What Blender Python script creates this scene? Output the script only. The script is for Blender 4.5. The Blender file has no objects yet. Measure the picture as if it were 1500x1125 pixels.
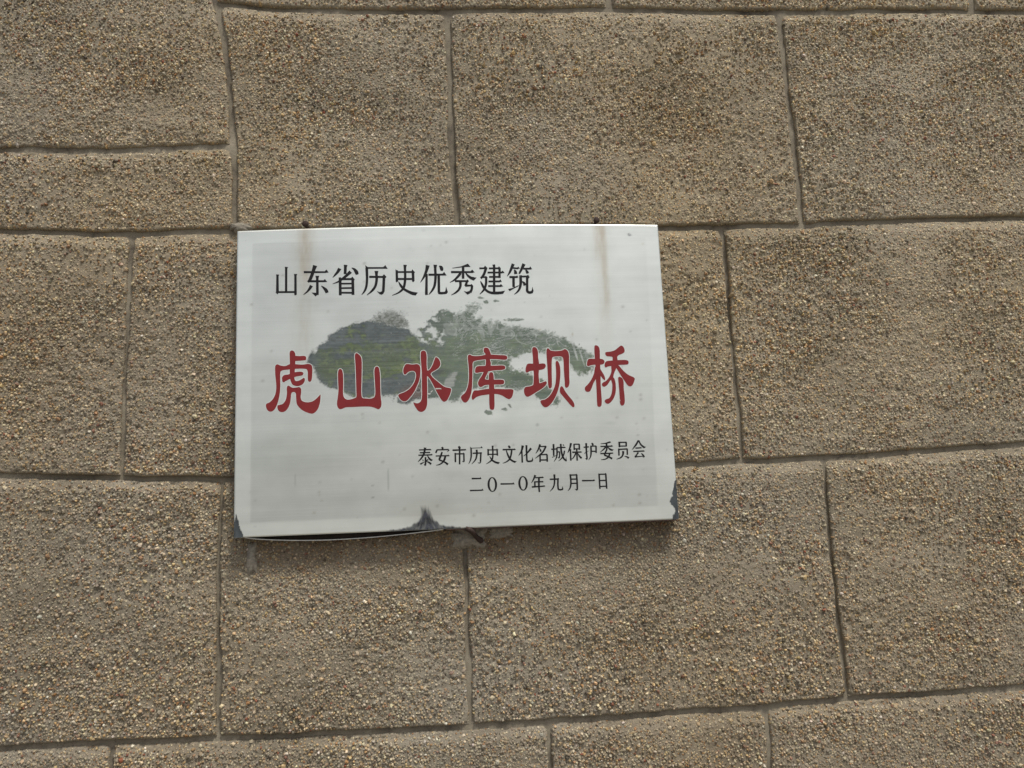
import bpy, math
import numpy as np
from mathutils import Matrix, Vector
rad = math.radians
scene = bpy.context.scene

# ---------------------------------------------------------------- camera
cam_data = bpy.data.cameras.new('camera')
cam_data.sensor_width = 36.0
cam_data.lens = 36.0 * 1240.0 / 1500.0
cam_data.clip_start = 0.02
cam_data.clip_end = 500.0
cam = bpy.data.objects.new('camera', cam_data)
scene.collection.objects.link(cam)
WALL_DIST = 1.18547
cam.matrix_world = Matrix(((0.9965876, 0.0291005, -0.0772424, 0.0),
                           (-0.0715023, -0.1631736, -0.9840029, -WALL_DIST),
                           (-0.0412389, 0.9861681, -0.1605360, 1.62),
                           (0, 0, 0, 1)))
scene.camera = cam

# ---------------------------------------------------------------- world, sun, exposure
SUN_ELEV, SUN_AZ = 62.0, 30.0          # azimuth measured from the wall's normal towards +X
world = bpy.data.worlds.new('World')
scene.world = world
world.use_nodes = True
wn, wl = world.node_tree.nodes, world.node_tree.links
bg = wn['Background']
sky = wn.new('ShaderNodeTexSky')
sky.sky_type = 'NISHITA'
sky.sun_disc = False
sky.sun_elevation = rad(SUN_ELEV)
sky.sun_rotation = rad(180.0 - SUN_AZ)
sky.air_density = 1.0
sky.dust_density = 3.0
sky.ozone_density = 1.0
hs = wn.new('ShaderNodeHueSaturation')      # thin bright overcast: the blue is mostly washed out
hs.inputs['Saturation'].default_value = 0.42
wl.new(sky.outputs[0], hs.inputs['Color'])
wl.new(hs.outputs[0], bg.inputs['Color'])
bg.inputs['Strength'].default_value = 0.118
sun_data = bpy.data.lights.new('sun', 'SUN')
sun_data.energy = 2.9
sun_data.angle = rad(11.0)
sun_data.color = (1.0, 0.95, 0.86)
sun = bpy.data.objects.new('sun', sun_data)
scene.collection.objects.link(sun)
sd = Vector((math.sin(rad(SUN_AZ)) * math.cos(rad(SUN_ELEV)),
             -math.cos(rad(SUN_AZ)) * math.cos(rad(SUN_ELEV)), math.sin(rad(SUN_ELEV))))
sun.rotation_euler = sd.to_track_quat('Z', 'Y').to_euler()
sun.location = (2, -6, 9)
scene.view_settings.view_transform = 'Standard'
scene.view_settings.look = 'None'
scene.view_settings.gamma = 1.0
scene.view_settings.exposure = 0.07
scene.view_settings.use_curve_mapping = False

# ---------------------------------------------------------------- noise in numpy
_rs = np.random.RandomState(11)
_perm = _rs.permutation(4096)
_val = _rs.rand(4096)
def _h(ix, iz, seed):
    return _val[(_perm[(_perm[ix & 4095] + iz + seed * 131) & 4095])]
def vn(x, z, f, seed=0, fz=None):
    X, Z = x * f, z * (fz or f)
    ix, iz = np.floor(X).astype(np.int64), np.floor(Z).astype(np.int64)
    u, v = X - ix, Z - iz
    u, v = u * u * (3 - 2 * u), v * v * (3 - 2 * v)
    a, b = _h(ix, iz, seed), _h(ix + 1, iz, seed)
    c, d = _h(ix, iz + 1, seed), _h(ix + 1, iz + 1, seed)
    return ((a * (1 - u) + b * u) * (1 - v) + (c * (1 - u) + d * u) * v) * 2 - 1
def fbm(x, z, f, seed=0, o=4, fz=None, g=0.5):
    t, a, s = 0, 1.0, 0
    for k in range(o):
        t = t + a * vn(x, z, f * 2 ** k, seed + k * 7, (fz or f) * 2 ** k); s += a; a *= g
    return t / s
def sstep(a, b, x):
    t = np.clip((x - a) / (b - a), 0, 1)
    return t * t * (3 - 2 * t)
def lin(c):
    c = np.asarray(c, float) / 255.0
    return np.where(c <= 0.04045, c / 12.92, ((c + 0.055) / 1.055) ** 2.4)

# ---------------------------------------------------------------- object helpers
def link(name, data, parent=None, loc=None):
    o = bpy.data.objects.new(name, data)
    scene.collection.objects.link(o)
    if parent is not None: o.parent = parent
    if loc is not None: o.location = loc
    return o
def mesh_np(name, V, F, mat, smooth=False, col=None):
    """V (n,3), F (m,k) int array with k corners per face, col (n,4) linear"""
    me = bpy.data.meshes.new(name)
    V = np.ascontiguousarray(V, np.float32); F = np.ascontiguousarray(F, np.int32)
    k = F.shape[1]
    me.vertices.add(len(V)); me.vertices.foreach_set('co', V.ravel())
    me.loops.add(F.size); me.loops.foreach_set('vertex_index', F.ravel())
    me.polygons.add(len(F)); me.polygons.foreach_set('loop_start', np.arange(0, F.size, k, dtype=np.int32))
    me.update(calc_edges=True)
    me.polygons.foreach_set('use_smooth', np.full(len(F), smooth, bool))
    if col is not None:
        a = me.color_attributes.new('tint', 'FLOAT_COLOR', 'POINT')
        a.data.foreach_set('color', np.ascontiguousarray(col, np.float32).ravel())
    me.materials.append(mat)
    me.validate()
    return me
def mesh_py(name, V, F, mat, smooth=False):
    me = bpy.data.meshes.new(name)
    me.from_pydata([tuple(v) for v in V], [], F)
    for p in me.polygons: p.use_smooth = smooth
    me.materials.append(mat); me.update()
    return me
def grid_faces(nx, nz):
    i = np.arange(nx - 1)[None, :] + np.arange(nz - 1)[:, None] * nx
    i = i.ravel()
    return np.stack([i, i + 1, i + 1 + nx, i + nx], 1)
def box(V, F, x0, x1, y0, y1, z0, z1):
    n = len(V)
    V += [(x0, y0, z0), (x1, y0, z0), (x1, y1, z0), (x0, y1, z0), (x0, y0, z1), (x1, y0, z1), (x1, y1, z1), (x0, y1, z1)]
    F += [[n + q for q in f] for f in ((0, 1, 5, 4), (1, 2, 6, 5), (2, 3, 7, 6), (3, 0, 4, 7), (4, 5, 6, 7), (3, 2, 1, 0))]

# ---------------------------------------------------------------- materials
def new_mat(name):
    m = bpy.data.materials.new(name); m.use_nodes = True
    nt = m.node_tree
    return m, nt.nodes, nt.links, nt.nodes['Principled BSDF']
def coords(n, l, scale=(1, 1, 1)):
    t = n.new('ShaderNodeTexCoord'); mp = n.new('ShaderNodeMapping')
    mp.inputs['Scale'].default_value = scale
    l.new(t.outputs['Object'], mp.inputs['Vector'])
    return mp.outputs[0]
def noise(n, l, co, scale, detail=3, rough=0.5):
    t = n.new('ShaderNodeTexNoise'); t.inputs['Scale'].default_value = scale
    t.inputs['Detail'].default_value = detail; t.inputs['Roughness'].default_value = rough
    l.new(co, t.inputs['Vector']); return t
def ramp(n, l, fac, stops, interp='LINEAR'):
    r = n.new('ShaderNodeValToRGB'); r.color_ramp.interpolation = interp
    e = r.color_ramp.elements
    while len(e) < len(stops): e.new(0.5)
    for q, (p, c) in zip(e, stops): q.position = p; q.color = (*c, 1)
    l.new(fac, r.inputs[0]); return r
def mix(n, l, fac, a, b, mode='MIX'):
    m = n.new('ShaderNodeMix'); m.data_type = 'RGBA'; m.blend_type = mode
    for k, v in ((0, fac), (6, a), (7, b)):
        if isinstance(v, (int, float)): m.inputs[k].default_value = v
        elif isinstance(v, tuple): m.inputs[k].default_value = (*v, 1)
        else: l.new(v, m.inputs[k])
    return m.outputs[2]
def bump(n, l, h, strength, dist, prev=None):
    b = n.new('ShaderNodeBump'); b.inputs['Strength'].default_value = strength
    b.inputs['Distance'].default_value = dist
    l.new(h, b.inputs['Height'])
    if prev is not None: l.new(prev, b.inputs['Normal'])
    return b.outputs[0]

CEM_A, CEM_B, CEM_C = (0.240, 0.205, 0.152), (0.180, 0.151, 0.108), (0.280, 0.245, 0.190)
PAL = np.array([(212, 196, 162), (194, 166, 120), (178, 163, 135), (154, 114, 72), (134, 78, 55), (218, 208, 188), (76, 66, 54), (174, 144, 98), (152, 145, 128)], float)
PALW = np.array([0.18, 0.19, 0.17, 0.11, 0.035, 0.03, 0.08, 0.11, 0.10])

def cement_material(name, grit=1.0, cell=330.0):
    m, n, l, b = new_mat(name)
    t = n.new('ShaderNodeNewGeometry'); co = t.outputs['Position']
    big = noise(n, l, co, 6.0, 5, 0.6)
    base = ramp(n, l, big.outputs[0], [(0.30, CEM_B), (0.50, CEM_A), (0.72, CEM_C)]).outputs[0]
    sm = noise(n, l, co, 420.0, 3, 0.7)
    at = n.new('ShaderNodeAttribute'); at.attribute_name = 'tint'
    base = mix(n, l, 0.55, base, ramp(n, l, sm.outputs[0], [(0.3, (0.30, 0.30, 0.30)), (0.7, (0.78, 0.76, 0.72))]).outputs[0], 'OVERLAY')
    v = n.new('ShaderNodeTexVoronoi'); v.inputs['Scale'].default_value = cell
    l.new(co, v.inputs['Vector'])
    sep = n.new('ShaderNodeSeparateColor'); l.new(v.outputs['Color'], sep.inputs[0])
    pc = ramp(n, l, sep.outputs[0], [(0.0, tuple(lin(PAL[0]))), (0.25, tuple(lin(PAL[2]))), (0.45, tuple(lin(PAL[1]))), (0.62, tuple(lin(PAL[8]))), (0.78, tuple(lin(PAL[3]))), (0.92, tuple(lin(PAL[6])))], 'CONSTANT').outputs[0]
    near = ramp(n, l, v.outputs['Distance'], [(0.32, (1, 1, 1)), (0.5, (0, 0, 0))])
    pick = ramp(n, l, sep.outputs[1], [(0.35, (0, 0, 0)), (0.45, (1, 1, 1))])
    mk = n.new('ShaderNodeMath'); mk.operation = 'MULTIPLY'
    l.new(near.outputs[0], mk.inputs[0]); l.new(pick.outputs[0], mk.inputs[1])
    mk2 = n.new('ShaderNodeMath'); mk2.operation = 'MULTIPLY'; mk2.inputs[1].default_value = 0.75 * grit
    l.new(mk.outputs[0], mk2.inputs[0])
    l.new(mix(n, l, 1.0, mix(n, l, mk2.outputs[0], base, pc), at.outputs['Color'], 'MULTIPLY'), b.inputs['Base Color'])
    nb = bump(n, l, mk2.outputs[0], 0.8, 0.0012)
    nb = bump(n, l, sm.outputs[0], 0.7, 0.0012, nb)
    l.new(nb, b.inputs['Normal'])
    b.inputs['Roughness'].default_value = 0.9
    b.inputs['Specular IOR Level'].default_value = 0.25
    return m
M_cement = cement_material('pebble_render')
M_cement_far = cement_material('pebble_render_beyond', 1.3, 235.0)
def mortar_material():
    m, n, l, b = new_mat('mortar')
    t = n.new('ShaderNodeNewGeometry'); co = t.outputs['Position']
    big = noise(n, l, co, 14.0, 6, 0.7)
    base = ramp(n, l, big.outputs[0], [(0.34, (0.085, 0.072, 0.056)), (0.46, (0.190, 0.164, 0.124)), (0.66, (0.27, 0.236, 0.180))]).outputs[0]
    sp = noise(n, l, co, 300.0, 4, 0.75)
    base = mix(n, l, 0.5, base, ramp(n, l, sp.outputs[0], [(0.34, (0.16, 0.16, 0.16)), (0.42, (0.5, 0.5, 0.5)), (0.75, (0.62, 0.61, 0.60))]).outputs[0], 'OVERLAY')
    l.new(base, b.inputs['Base Color'])
    l.new(bump(n, l, sp.outputs[0], 0.5, 0.001), b.inputs['Normal'])
    b.inputs['Roughness'].default_value = 0.88; b.inputs['Specular IOR Level'].default_value = 0.25
    return m
M_mortar = mortar_material()
def attr_material(name, rough, metallic=0.0, spec=0.5, alpha=False, brushed=0.0):
    m, n, l, b = new_mat(name)
    a = n.new('ShaderNodeAttribute'); a.attribute_name = 'tint'
    col = a.outputs['Color']
    if brushed:
        co = coords(n, l, (3.0, 1.0, 1500.0))
        br = noise(n, l, co, 1.0, 4, 0.7)
        co2 = coords(n, l, (14.0, 1.0, 420.0))
        br2 = noise(n, l, co2, 1.0, 3, 0.6)
        col = mix(n, l, brushed, col, ramp(n, l, br.outputs[0], [(0.3, (0.36, 0.36, 0.36)), (0.7, (0.62, 0.62, 0.62))]).outputs[0], 'OVERLAY')
        col = mix(n, l, brushed * 0.6, col, ramp(n, l, br2.outputs[0], [(0.3, (0.40, 0.40, 0.40)), (0.7, (0.60, 0.60, 0.60))]).outputs[0], 'OVERLAY')
        nb = bump(n, l, br.outputs[0], 0.08, 0.0003)
        l.new(nb, b.inputs['Normal'])
    l.new(col, b.inputs['Base Color'])
    if alpha: l.new(a.outputs['Alpha'], b.inputs['Alpha'])
    b.inputs['Roughness'].default_value = rough; b.inputs['Metallic'].default_value = metallic
    b.inputs['Specular IOR Level'].default_value = spec
    return m
M_pebble = attr_material('washed_pebbles', 0.62, 0.0, 0.45)
M_steel = attr_material('brushed_steel', 0.38, 0.70, 0.5, brushed=0.24)
M_print = attr_material('worn_printed_picture', 0.45, 0.1, 0.5, alpha=True, brushed=0.75)
def plain(name, c, rough=0.6, metallic=0.0, var=0.25, sc=300.0, spec=0.5):
    m, n, l, b = new_mat(name)
    co = coords(n, l)
    t = noise(n, l, co, sc, 4, 0.65)
    lo = tuple(q * (1 - var) for q in c); hi = tuple(min(1, q * (1 + var)) for q in c)
    l.new(ramp(n, l, t.outputs[0], [(0.3, lo), (0.7, hi)]).outputs[0], b.inputs['Base Color'])
    b.inputs['Roughness'].default_value = rough; b.inputs['Metallic'].default_value = metallic
    b.inputs['Specular IOR Level'].default_value = spec
    return m
M_red = plain('red_enamel', tuple(lin((122, 36, 38))), 0.5, 0, 0.10, 60.0, 0.3)
M_black = plain('black_enamel', tuple(lin((20, 19, 22))), 0.5, 0, 0.25, 200.0, 0.25)
M_clear = plain('bare_metal_edge', (0.66, 0.69, 0.66), 0.45, 0.4, 0.04, 80.0)
M_edge = plain('steel_edge', (0.34, 0.34, 0.33), 0.4, 0.6, 0.1, 80.0)
M_lip = plain('bent_steel_lip', (0.62, 0.60, 0.56), 0.45, 0.5, 0.2, 120.0)
M_hollow_shade = plain('hollow_shade_dark', (0.025, 0.018, 0.014), 0.9, 0, 0.4, 90.0)  # near-black colour standing for shade in the plaque's hollow
M_rust = plain('rusty_iron', (0.045, 0.026, 0.020), 0.8, 0.2, 0.5, 500.0)
M_patch = plain('grey_cement_patch', (0.225, 0.200, 0.160), 0.9, 0, 0.40, 240.0)
M_chip = plain('scraped_metal', (0.55, 0.55, 0.52), 0.5, 0.3, 0.3, 900.0)
M_ground = plain('pavement', (0.20, 0.185, 0.16), 0.9, 0, 0.2, 3.0)
M_core = plain('wall_masonry', (0.2, 0.17, 0.13), 0.95, 0, 0.2, 6.0)

# ---------------------------------------------------------------- ground
g = link('ground', mesh_py('ground', [(-120, -200, 0), (120, -200, 0), (120, 60, 0), (-120, 60, 0)], [[0, 1, 2, 3]], M_ground))
g['kind'] = 'structure'

# ---------------------------------------------------------------- the stone wall
H= [[(-0.9193, 2.3944), (-0.3235, 2.4057), (-0.2432, 2.3983), (-0.1214, 2.3923), (0.023, 2.3942), (0.2339, 2.3988), (0.3845, 2.3973), (0.5377, 2.3958), (0.7168, 2.3992), (0.9453, 2.398), (1.2997, 2.3975)], [(-0.9001, 2.179), (-0.6248, 2.1757), (-0.4834, 2.1725), (-0.3879, 2.1749), (-0.3057, 2.1774)], [(-0.8894, 2.0588), (-0.6182, 2.0525), (-0.479, 2.0473), (-0.3042, 2.0486), (-0.1449, 2.0471), (0.0227, 2.0476), (0.3579, 2.0435), (0.5363, 2.044), (0.6758, 2.0484), (0.8947, 2.0506), (1.2343, 2.0536)], [(-0.8596, 1.7242), (-0.5998, 1.7091), (-0.4399, 1.7003), (-0.2953, 1.694), (0.0307, 1.6903), (0.3314, 1.6907), (0.4111, 1.6917), (0.5421, 1.6919), (0.6863, 1.6967), (0.844, 1.7022), (1.1673, 1.7012)], [(-0.8278, 1.3677), (-0.5812, 1.362), (-0.4462, 1.3599), (-0.3087, 1.3569), (-0.1509, 1.3562), (0.0194, 1.3541), (0.1846, 1.3542), (0.3063, 1.3561), (0.4204, 1.3559), (0.5396, 1.36), (0.6942, 1.3606), (0.7942, 1.3606), (1.1021, 1.3588)]]
V= {'a': [(-0.3452, 2.5109), (-0.3296, 2.409), (-0.3147, 2.3425), (-0.307, 2.2769), (-0.3001, 2.1911), (-0.2974, 2.128), (-0.2956, 2.0485)], 'b': [(0.0178, 2.3942), (0.0185, 2.2764), (0.0197, 2.1459), (0.0227, 2.0487)], 'c': [(0.5399, 2.3958), (0.5405, 2.2869), (0.5426, 2.163), (0.5426, 2.0439)], 'd': [(-0.4387, 2.0477), (-0.4403, 1.9479), (-0.4426, 1.8126), (-0.4426, 1.7004)], 'e': [(-0.0022, 2.0459), (-0.0117, 1.8782), (-0.0196, 1.6893)], 'f': [(0.4196, 2.034), (0.4193, 1.9185), (0.4189, 1.8063), (0.4191, 1.6914)], 'g': [(-0.309, 1.6954), (-0.3134, 1.5591), (-0.31, 1.4448), (-0.3105, 1.357)], 'h': [(0.0174, 1.6908), (0.0182, 1.599), (0.0187, 1.4986), (0.0194, 1.3541)], 'i': [(0.5401, 1.692), (0.5362, 1.5674), (0.5371, 1.4734), (0.5396, 1.36)], 'j': [(-0.4437, 1.3597), (-0.4437, 1.2361)], 'k': [(0.1225, 1.3516), (0.1222, 1.232)], 'l': [(0.4223, 1.3558), (0.4222, 1.2212)]}
def fh(pts):
    a = np.array(pts); return lambda x: np.interp(x, a[:, 0], a[:, 1]) + 0.0012 * vn(x, x * 0 + pts[1][1] * 7, 22.0, 5) + 0.0010 * vn(x, x * 0 + pts[1][1], 70.0, 6)
def fv(pts):
    a = np.array(pts)[::-1]; return lambda z: np.interp(z, a[:, 1], a[:, 0]) + 0.0010 * vn(z, z * 0 + pts[0][0] * 7, 25.0, 8) + 0.0009 * vn(z, z * 0 + pts[0][0], 80.0, 9)
HF = [fh(p) for p in H]
VF = {k: fv(v) for k, v in V.items()}
def cst(v): return lambda t: t * 0 + v + 0.0015 * vn(t, t * 0 + v, 9.0, 3)
DX0, DX1, DZ0, DZ1 = -0.665, 0.975, 1.225, 2.445       # area built with full detail
HALF = 0.0034                                          # half of a joint
def HV(z): return 0.0031 + 0.0013 * sstep(2.0, 2.1, z) + 0.0012 * vn(z, z * 0, 16.0, 47)
blocks = []
def blk(l, r, b, t):
    c = lambda q: q if callable(q) else cst(q)
    blocks.append((c(l), c(r), c(b), c(t)))
T0, T1 = 2.745, 3.10
# course above the plaque's course
blk(VF['a'], VF['b'], HF[2], HF[0]); blk(VF['b'], VF['c'], HF[2], HF[0]); blk(VF['c'], 1.13, HF[2], HF[0]); blk(1.13, 1.66, HF[2], HF[0])
# stones left of the long upright joint
blk(-0.93, VF['a'], HF[2], HF[1]); blk(-0.93, VF['a'], HF[1], 2.56)
# the plaque's course
blk(-0.93, VF['d'], HF[3], HF[2]); blk(VF['d'], VF['e'], HF[3], HF[2]); blk(VF['e'], VF['f'], HF[3], HF[2]); blk(VF['f'], 1.02, HF[3], HF[2]); blk(1.02, 1.6, HF[3], HF[2])
# two courses below
blk(-0.93, VF['g'], HF[4], HF[3]); blk(VF['g'], VF['h'], HF[4], HF[3]); blk(VF['h'], VF['i'], HF[4], HF[3]); blk(VF['i'], 1.07, HF[4], HF[3]); blk(1.07, 1.62, HF[4], HF[3])
blk(-0.93, VF['j'], 1.02, HF[4]); blk(VF['j'], VF['k'], 1.02, HF[4]); blk(VF['k'], VF['l'], 1.02, HF[4]); blk(VF['l'], 0.99, 1.02, HF[4]); blk(0.99, 1.6, 1.02, HF[4])
# above
blk(-0.33, 0.27, HF[0], T0); blk(0.27, 0.86, HF[0], T0); blk(0.86, 1.5, HF[0], T0); blk(-0.93, -0.33, 2.56, T0)
for z0, z1, off in ((T0, T1, -0.75), (0.68, 1.02, -0.80), (0.34, 0.68, -0.60), (0.0, 0.34, -0.90)):
    x = off
    k = 0
    while x < 1.6:
        w = 0.50 + 0.12 * math.sin(3.1 * k + off * 9); blk(x, x + w, z0, z1); x += w; k += 1
for q, (z0, z1) in enumerate(((T0, T1), (2.40, T0), (2.05, 2.40), (1.70, 2.05), (1.36, 1.70), (1.02, 1.36), (0.68, 1.02), (0.34, 0.68), (0.0, 0.34))):
    xl = {0: -0.75, 6: -0.80, 7: -0.60, 8: -0.90}.get(q, -0.93)
    for k in range(3):
        a = xl - 0.52 - 0.05 * math.sin(q * 5 + k); blk(a, xl, z0, z1); xl = a
    xr = {1: 1.5, 2: 1.66, 3: 1.6, 4: 1.62, 5: 1.6}.get(q)
    if xr:
        for k in range(2):
            a = xr + 0.5 + 0.06 * math.sin(q * 3 + k); blk(xr, a, z0, z1); xr = a

def weather_and_shade(x, z):
    """slow changes of tone over the wall: warmer, greyer and dirtier stretches, and a brown run-off stain below the plaque"""
    a = fbm(x, z, 1.6, 400, 3)[..., None]; b = fbm(x, z, 3.1, 402, 3)[..., None]; d = sstep(0.05, 0.6, fbm(x, z, 7.5, 404, 4))[..., None]
    m = 1 + 0.20 * a * np.array([1.0, 1.0, 0.85]) + b * np.array([0.05, 0.0, -0.10])
    m = m * (1 - 0.12 * d)
    st = sstep(1.545, 1.612, z + 0.018 * fbm(x, z, 22.0, 406, 3)) * sstep(1.640, 1.615, z) * sstep(-0.30, -0.25, x) * sstep(0.34, 0.28, x)  # plaque's cast shadow painted in along its bottom edge, browned with dirt
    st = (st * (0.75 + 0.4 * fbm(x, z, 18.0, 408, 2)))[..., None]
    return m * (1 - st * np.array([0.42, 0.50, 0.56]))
def relief(x, z, d, dt):
    """how far the stone face stands proud of the wall plane (m); d = distance to the stone's edge, dt = to its top edge"""
    R = 0.0034
    dd = np.clip(d, 0, R)
    edge = R - np.sqrt(np.maximum(R * R - (R - dd) ** 2, 0))
    h = -edge + 0.0010 * sstep(0, 0.03, d) - 0.0034 * sstep(0.017, 0.0, dt)      # the top edge is washed down into the joint
    h = h + 0.0026 * fbm(x, z, 5.0, 20, 2) + 0.0011 * fbm(x + 0.3 * z, z, 10.0, 23, 2, 30.0)
    amp = 0.55 + 0.75 * sstep(-0.3, 0.4, vn(x, z, 6.0, 77))
    h = h + amp * (0.0006 * fbm(x, z, 40.0, 30, 2, 70.0) + 0.0009 * fbm(x, z, 150.0, 31, 2, 200.0))
    pit = sstep(0.30, 0.60, fbm(x, z, 210.0, 40, 2, 260.0)) * sstep(-0.30, 0.35, fbm(x, z, 7.0, 41, 3))
    return h - 0.0028 * pit
def warp_axis(a, b, lo, hi, fine, coarse):
    p = [a]
    while p[-1] < b:
        st = fine if lo - 1e-6 <= p[-1] < hi else coarse
        nx = p[-1] + st
        if p[-1] < lo < nx: nx = lo
        p.append(nx)
    p[-1] = b
    if len(p) > 2 and p[-1] - p[-2] < 0.3 * fine: p.pop(-2)
    return np.array(p)
rng = np.random.RandomState(5)
def top_dist(B, X, Z): return np.maximum(B[3](X) - HALF - Z, 0)
def block_coords(B, u, v):
    fl, fr, fb, ft = B
    x = u.copy(); z = v.copy()
    X = fl(1.0 * z * 0 + 2.0) * (1 - u) + fr(z * 0 + 2.0) * u
    zc = 0.5 * (fb(X) + ft(X))
    X = fl(zc) * (1 - u) + fr(zc) * u
    for _ in range(4):
        Z = (fb(X) + HALF) * (1 - v) + (ft(X) - HALF) * v
        X = (fl(Z) + HV(Z)) * (1 - u) + (fr(Z) - HV(Z)) * u
    return X, Z
def edge_dist(B, X, Z):
    fl, fr, fb, ft = B
    rag = 0.0014 * fbm(X, Z, 130.0, 44, 2)
    dx = np.minimum(X - fl(Z) - HV(Z), fr(Z) - HV(Z) - X) + rag * 0
    dz = np.minimum(Z - fb(X) - HALF, ft(X) - HALF - Z)
    dx, dz = np.maximum(dx, 0), np.maximum(dz, 0)
    k = 0.006                                             # rounded corners
    return np.maximum(np.minimum(dx, dz) - 0.5 * k * np.exp(-np.abs(dx - dz) / k) * np.exp(-np.minimum(dx, dz) / k), 0)

wall = link('stone_wall', None, loc=(0, 0, 0))
wall['label'] = 'coursed wall of large beige pebble-dashed stone blocks with recessed cement joints behind the plaque'
wall['category'] = 'wall'

# one pebble = irregular faceted dome, 5 sides, 2 rings and a top
def pebbles(B, parent):
    zc = np.array([2.0])
    cx0 = float(min(B[0](np.array([1.5]))[0], B[0](np.array([2.1]))[0])) - 0.05
    cx1 = float(max(B[1](np.array([1.5]))[0], B[1](np.array([2.1]))[0])) + 0.05
    cz = 0.5 * (cx0 + cx1)
    z0 = float(B[2](np.array([cz]))[0]) - 0.05; z1 = float(B[3](np.array([cz]))[0]) + 0.05
    M = 0.05
    x0, x1 = max(cx0, DX0 - M), min(cx1, DX1 + M)
    z0, z1 = max(z0, DZ0 - M), min(z1, DZ1 + M)
    if x1 <= x0 or z1 <= z0: return
    P = 0.0039
    gx, gz = np.meshgrid(np.arange(x0, x1, P), np.arange(z0, z1, P))
    gx[1::2] += P * 0.5
    x = (gx + rng.uniform(-0.42, 0.42, gx.shape) * P).ravel()
    z = (gz + rng.uniform(-0.42, 0.42, gz.shape) * P).ravel()
    fl, fr, fb, ft = B
    ok = (x > fl(z) + HV(z) + 0.0004) & (x < fr(z) - HV(z) - 0.0004) & (z > fb(x) + HALF + 0.001) & (z < ft(x) - HALF - 0.001)
    x, z = x[ok], z[ok]
    dens = 0.84 + 0.55 * fbm(x, z, 9.0, 60, 3) + 0.25 * fbm(x, z, 40.0, 61, 2, 60.0)
    d = edge_dist(B, x, z)
    dens = dens * (0.75 + 0.25 * sstep(0.0, 0.008, d)) * (0.25 + 0.75 * sstep(0.002, 0.016, top_dist(B, x, z)))
    fade = np.minimum(np.minimum(x - (DX0 - M), (DX1 + M) - x), np.minimum(z - (DZ0 - M), (DZ1 + M) - z)) / M
    ok = (rng.rand(len(x)) < dens) & (rng.rand(len(x)) < np.clip(fade, 0, 1))
    x, z, d = x[ok], z[ok], d[ok]
    n = len(x)
    if n == 0: return
    y = -relief(x, z, d, top_dist(B, x, z))
    rl = lambda q, t: relief(q, t, edge_dist(B, q, t), top_dist(B, q, t))
    e = 0.0015                                           # surface slope, so that pebbles follow it
    sx = (rl(x + e, z) - rl(x - e, z)) / (2 * e)
    sz = (rl(x, z + e) - rl(x, z - e)) / (2 * e)
    sx, sz = np.clip(sx, -1, 1), np.clip(sz, -1, 1)
    r = np.exp(rng.normal(math.log(0.00192), 0.24, n)); r = np.clip(r, 0.0011, 0.0042)
    asp = rng.uniform(0.62, 1.0, n); th = rng.uniform(0, math.pi, n)
    ht = r * rng.uniform(0.40, 1.25, n) * (1 - 0.55 * np.clip(fbm(x, z, 10.0, 90, 3, 18.0) * 1.6, -0.4, 1))
    K = 5
    ang = np.arange(K)[None, :] * 2 * math.pi / K + rng.uniform(-0.35, 0.35, (n, K))
    def ring(rr, yy, jit):
        q = rr * (1 + rng.uniform(-jit, jit, (n, K)))
        a, b = np.cos(ang) * q * r[:, None], np.sin(ang) * q * (r * asp)[:, None]
        px = a * np.cos(th)[:, None] - b * np.sin(th)[:, None]
        pz = a * np.sin(th)[:, None] + b * np.cos(th)[:, None]
        py = -(yy * ht)[:, None] * (1 + rng.uniform(-0.25, 0.25, (n, K)))
        py = py - (sx[:, None] * px + sz[:, None] * pz)
        return np.stack([x[:, None] + px, y[:, None] + py, z[:, None] + pz], 2)
    r0 = ring(1.0, -0.45 + np.zeros(n), 0.12)
    r1 = ring(0.80, 0.55 + np.zeros(n), 0.16)
    tx, tz = rng.uniform(-0.3, 0.3, n) * r, rng.uniform(-0.3, 0.3, n) * r
    top = np.stack([x + tx, y - ht - sx * tx - sz * tz, z + tz], 1)[:, None, :]
    Vv = np.concatenate([r0, r1, top], 1).reshape(-1, 3)
    F = []
    for k in range(K):
        k2 = (k + 1) % K
        F += [(k, k2, K + k2), (k, K + k2, K + k), (K + k, K + k2, 2 * K)]
    F = (np.array(F)[None] + (np.arange(n) * (2 * K + 1))[:, None, None]).reshape(-1, 3)
    w = PALW / PALW.sum()
    ci = rng.choice(len(PAL), n, p=w)
    c = lin(PAL[ci]) * rng.uniform(0.72, 1.2, (n, 1))
    c = c * (1 + rng.uniform(-0.06, 0.06, (n, 3)))
    coat = rng.uniform(0, 1, (n, 1)) ** 1.1 * 0.90 + 0.45 * np.clip(fbm(x, z, 10.0, 90, 3, 18.0), -1, 1)[:, None]
    coat = np.clip(coat + 0.12, 0, 0.92)                          # cement film left on the pebble
    c = c * (1 - coat) + np.array([[0.240, 0.203, 0.148]]) * coat
    c = np.clip(c * weather_and_shade(x, z), 0.01, 0.9)
    col = np.concatenate([np.repeat(c, 2 * K + 1, 0), np.ones((n * (2 * K + 1), 1))], 1)
    o = link('pebble_dash', mesh_np('pebble_dash', Vv, F, M_pebble, False, col), parent)
    o['kind'] = 'stuff'
    return n
npeb = 0
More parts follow.
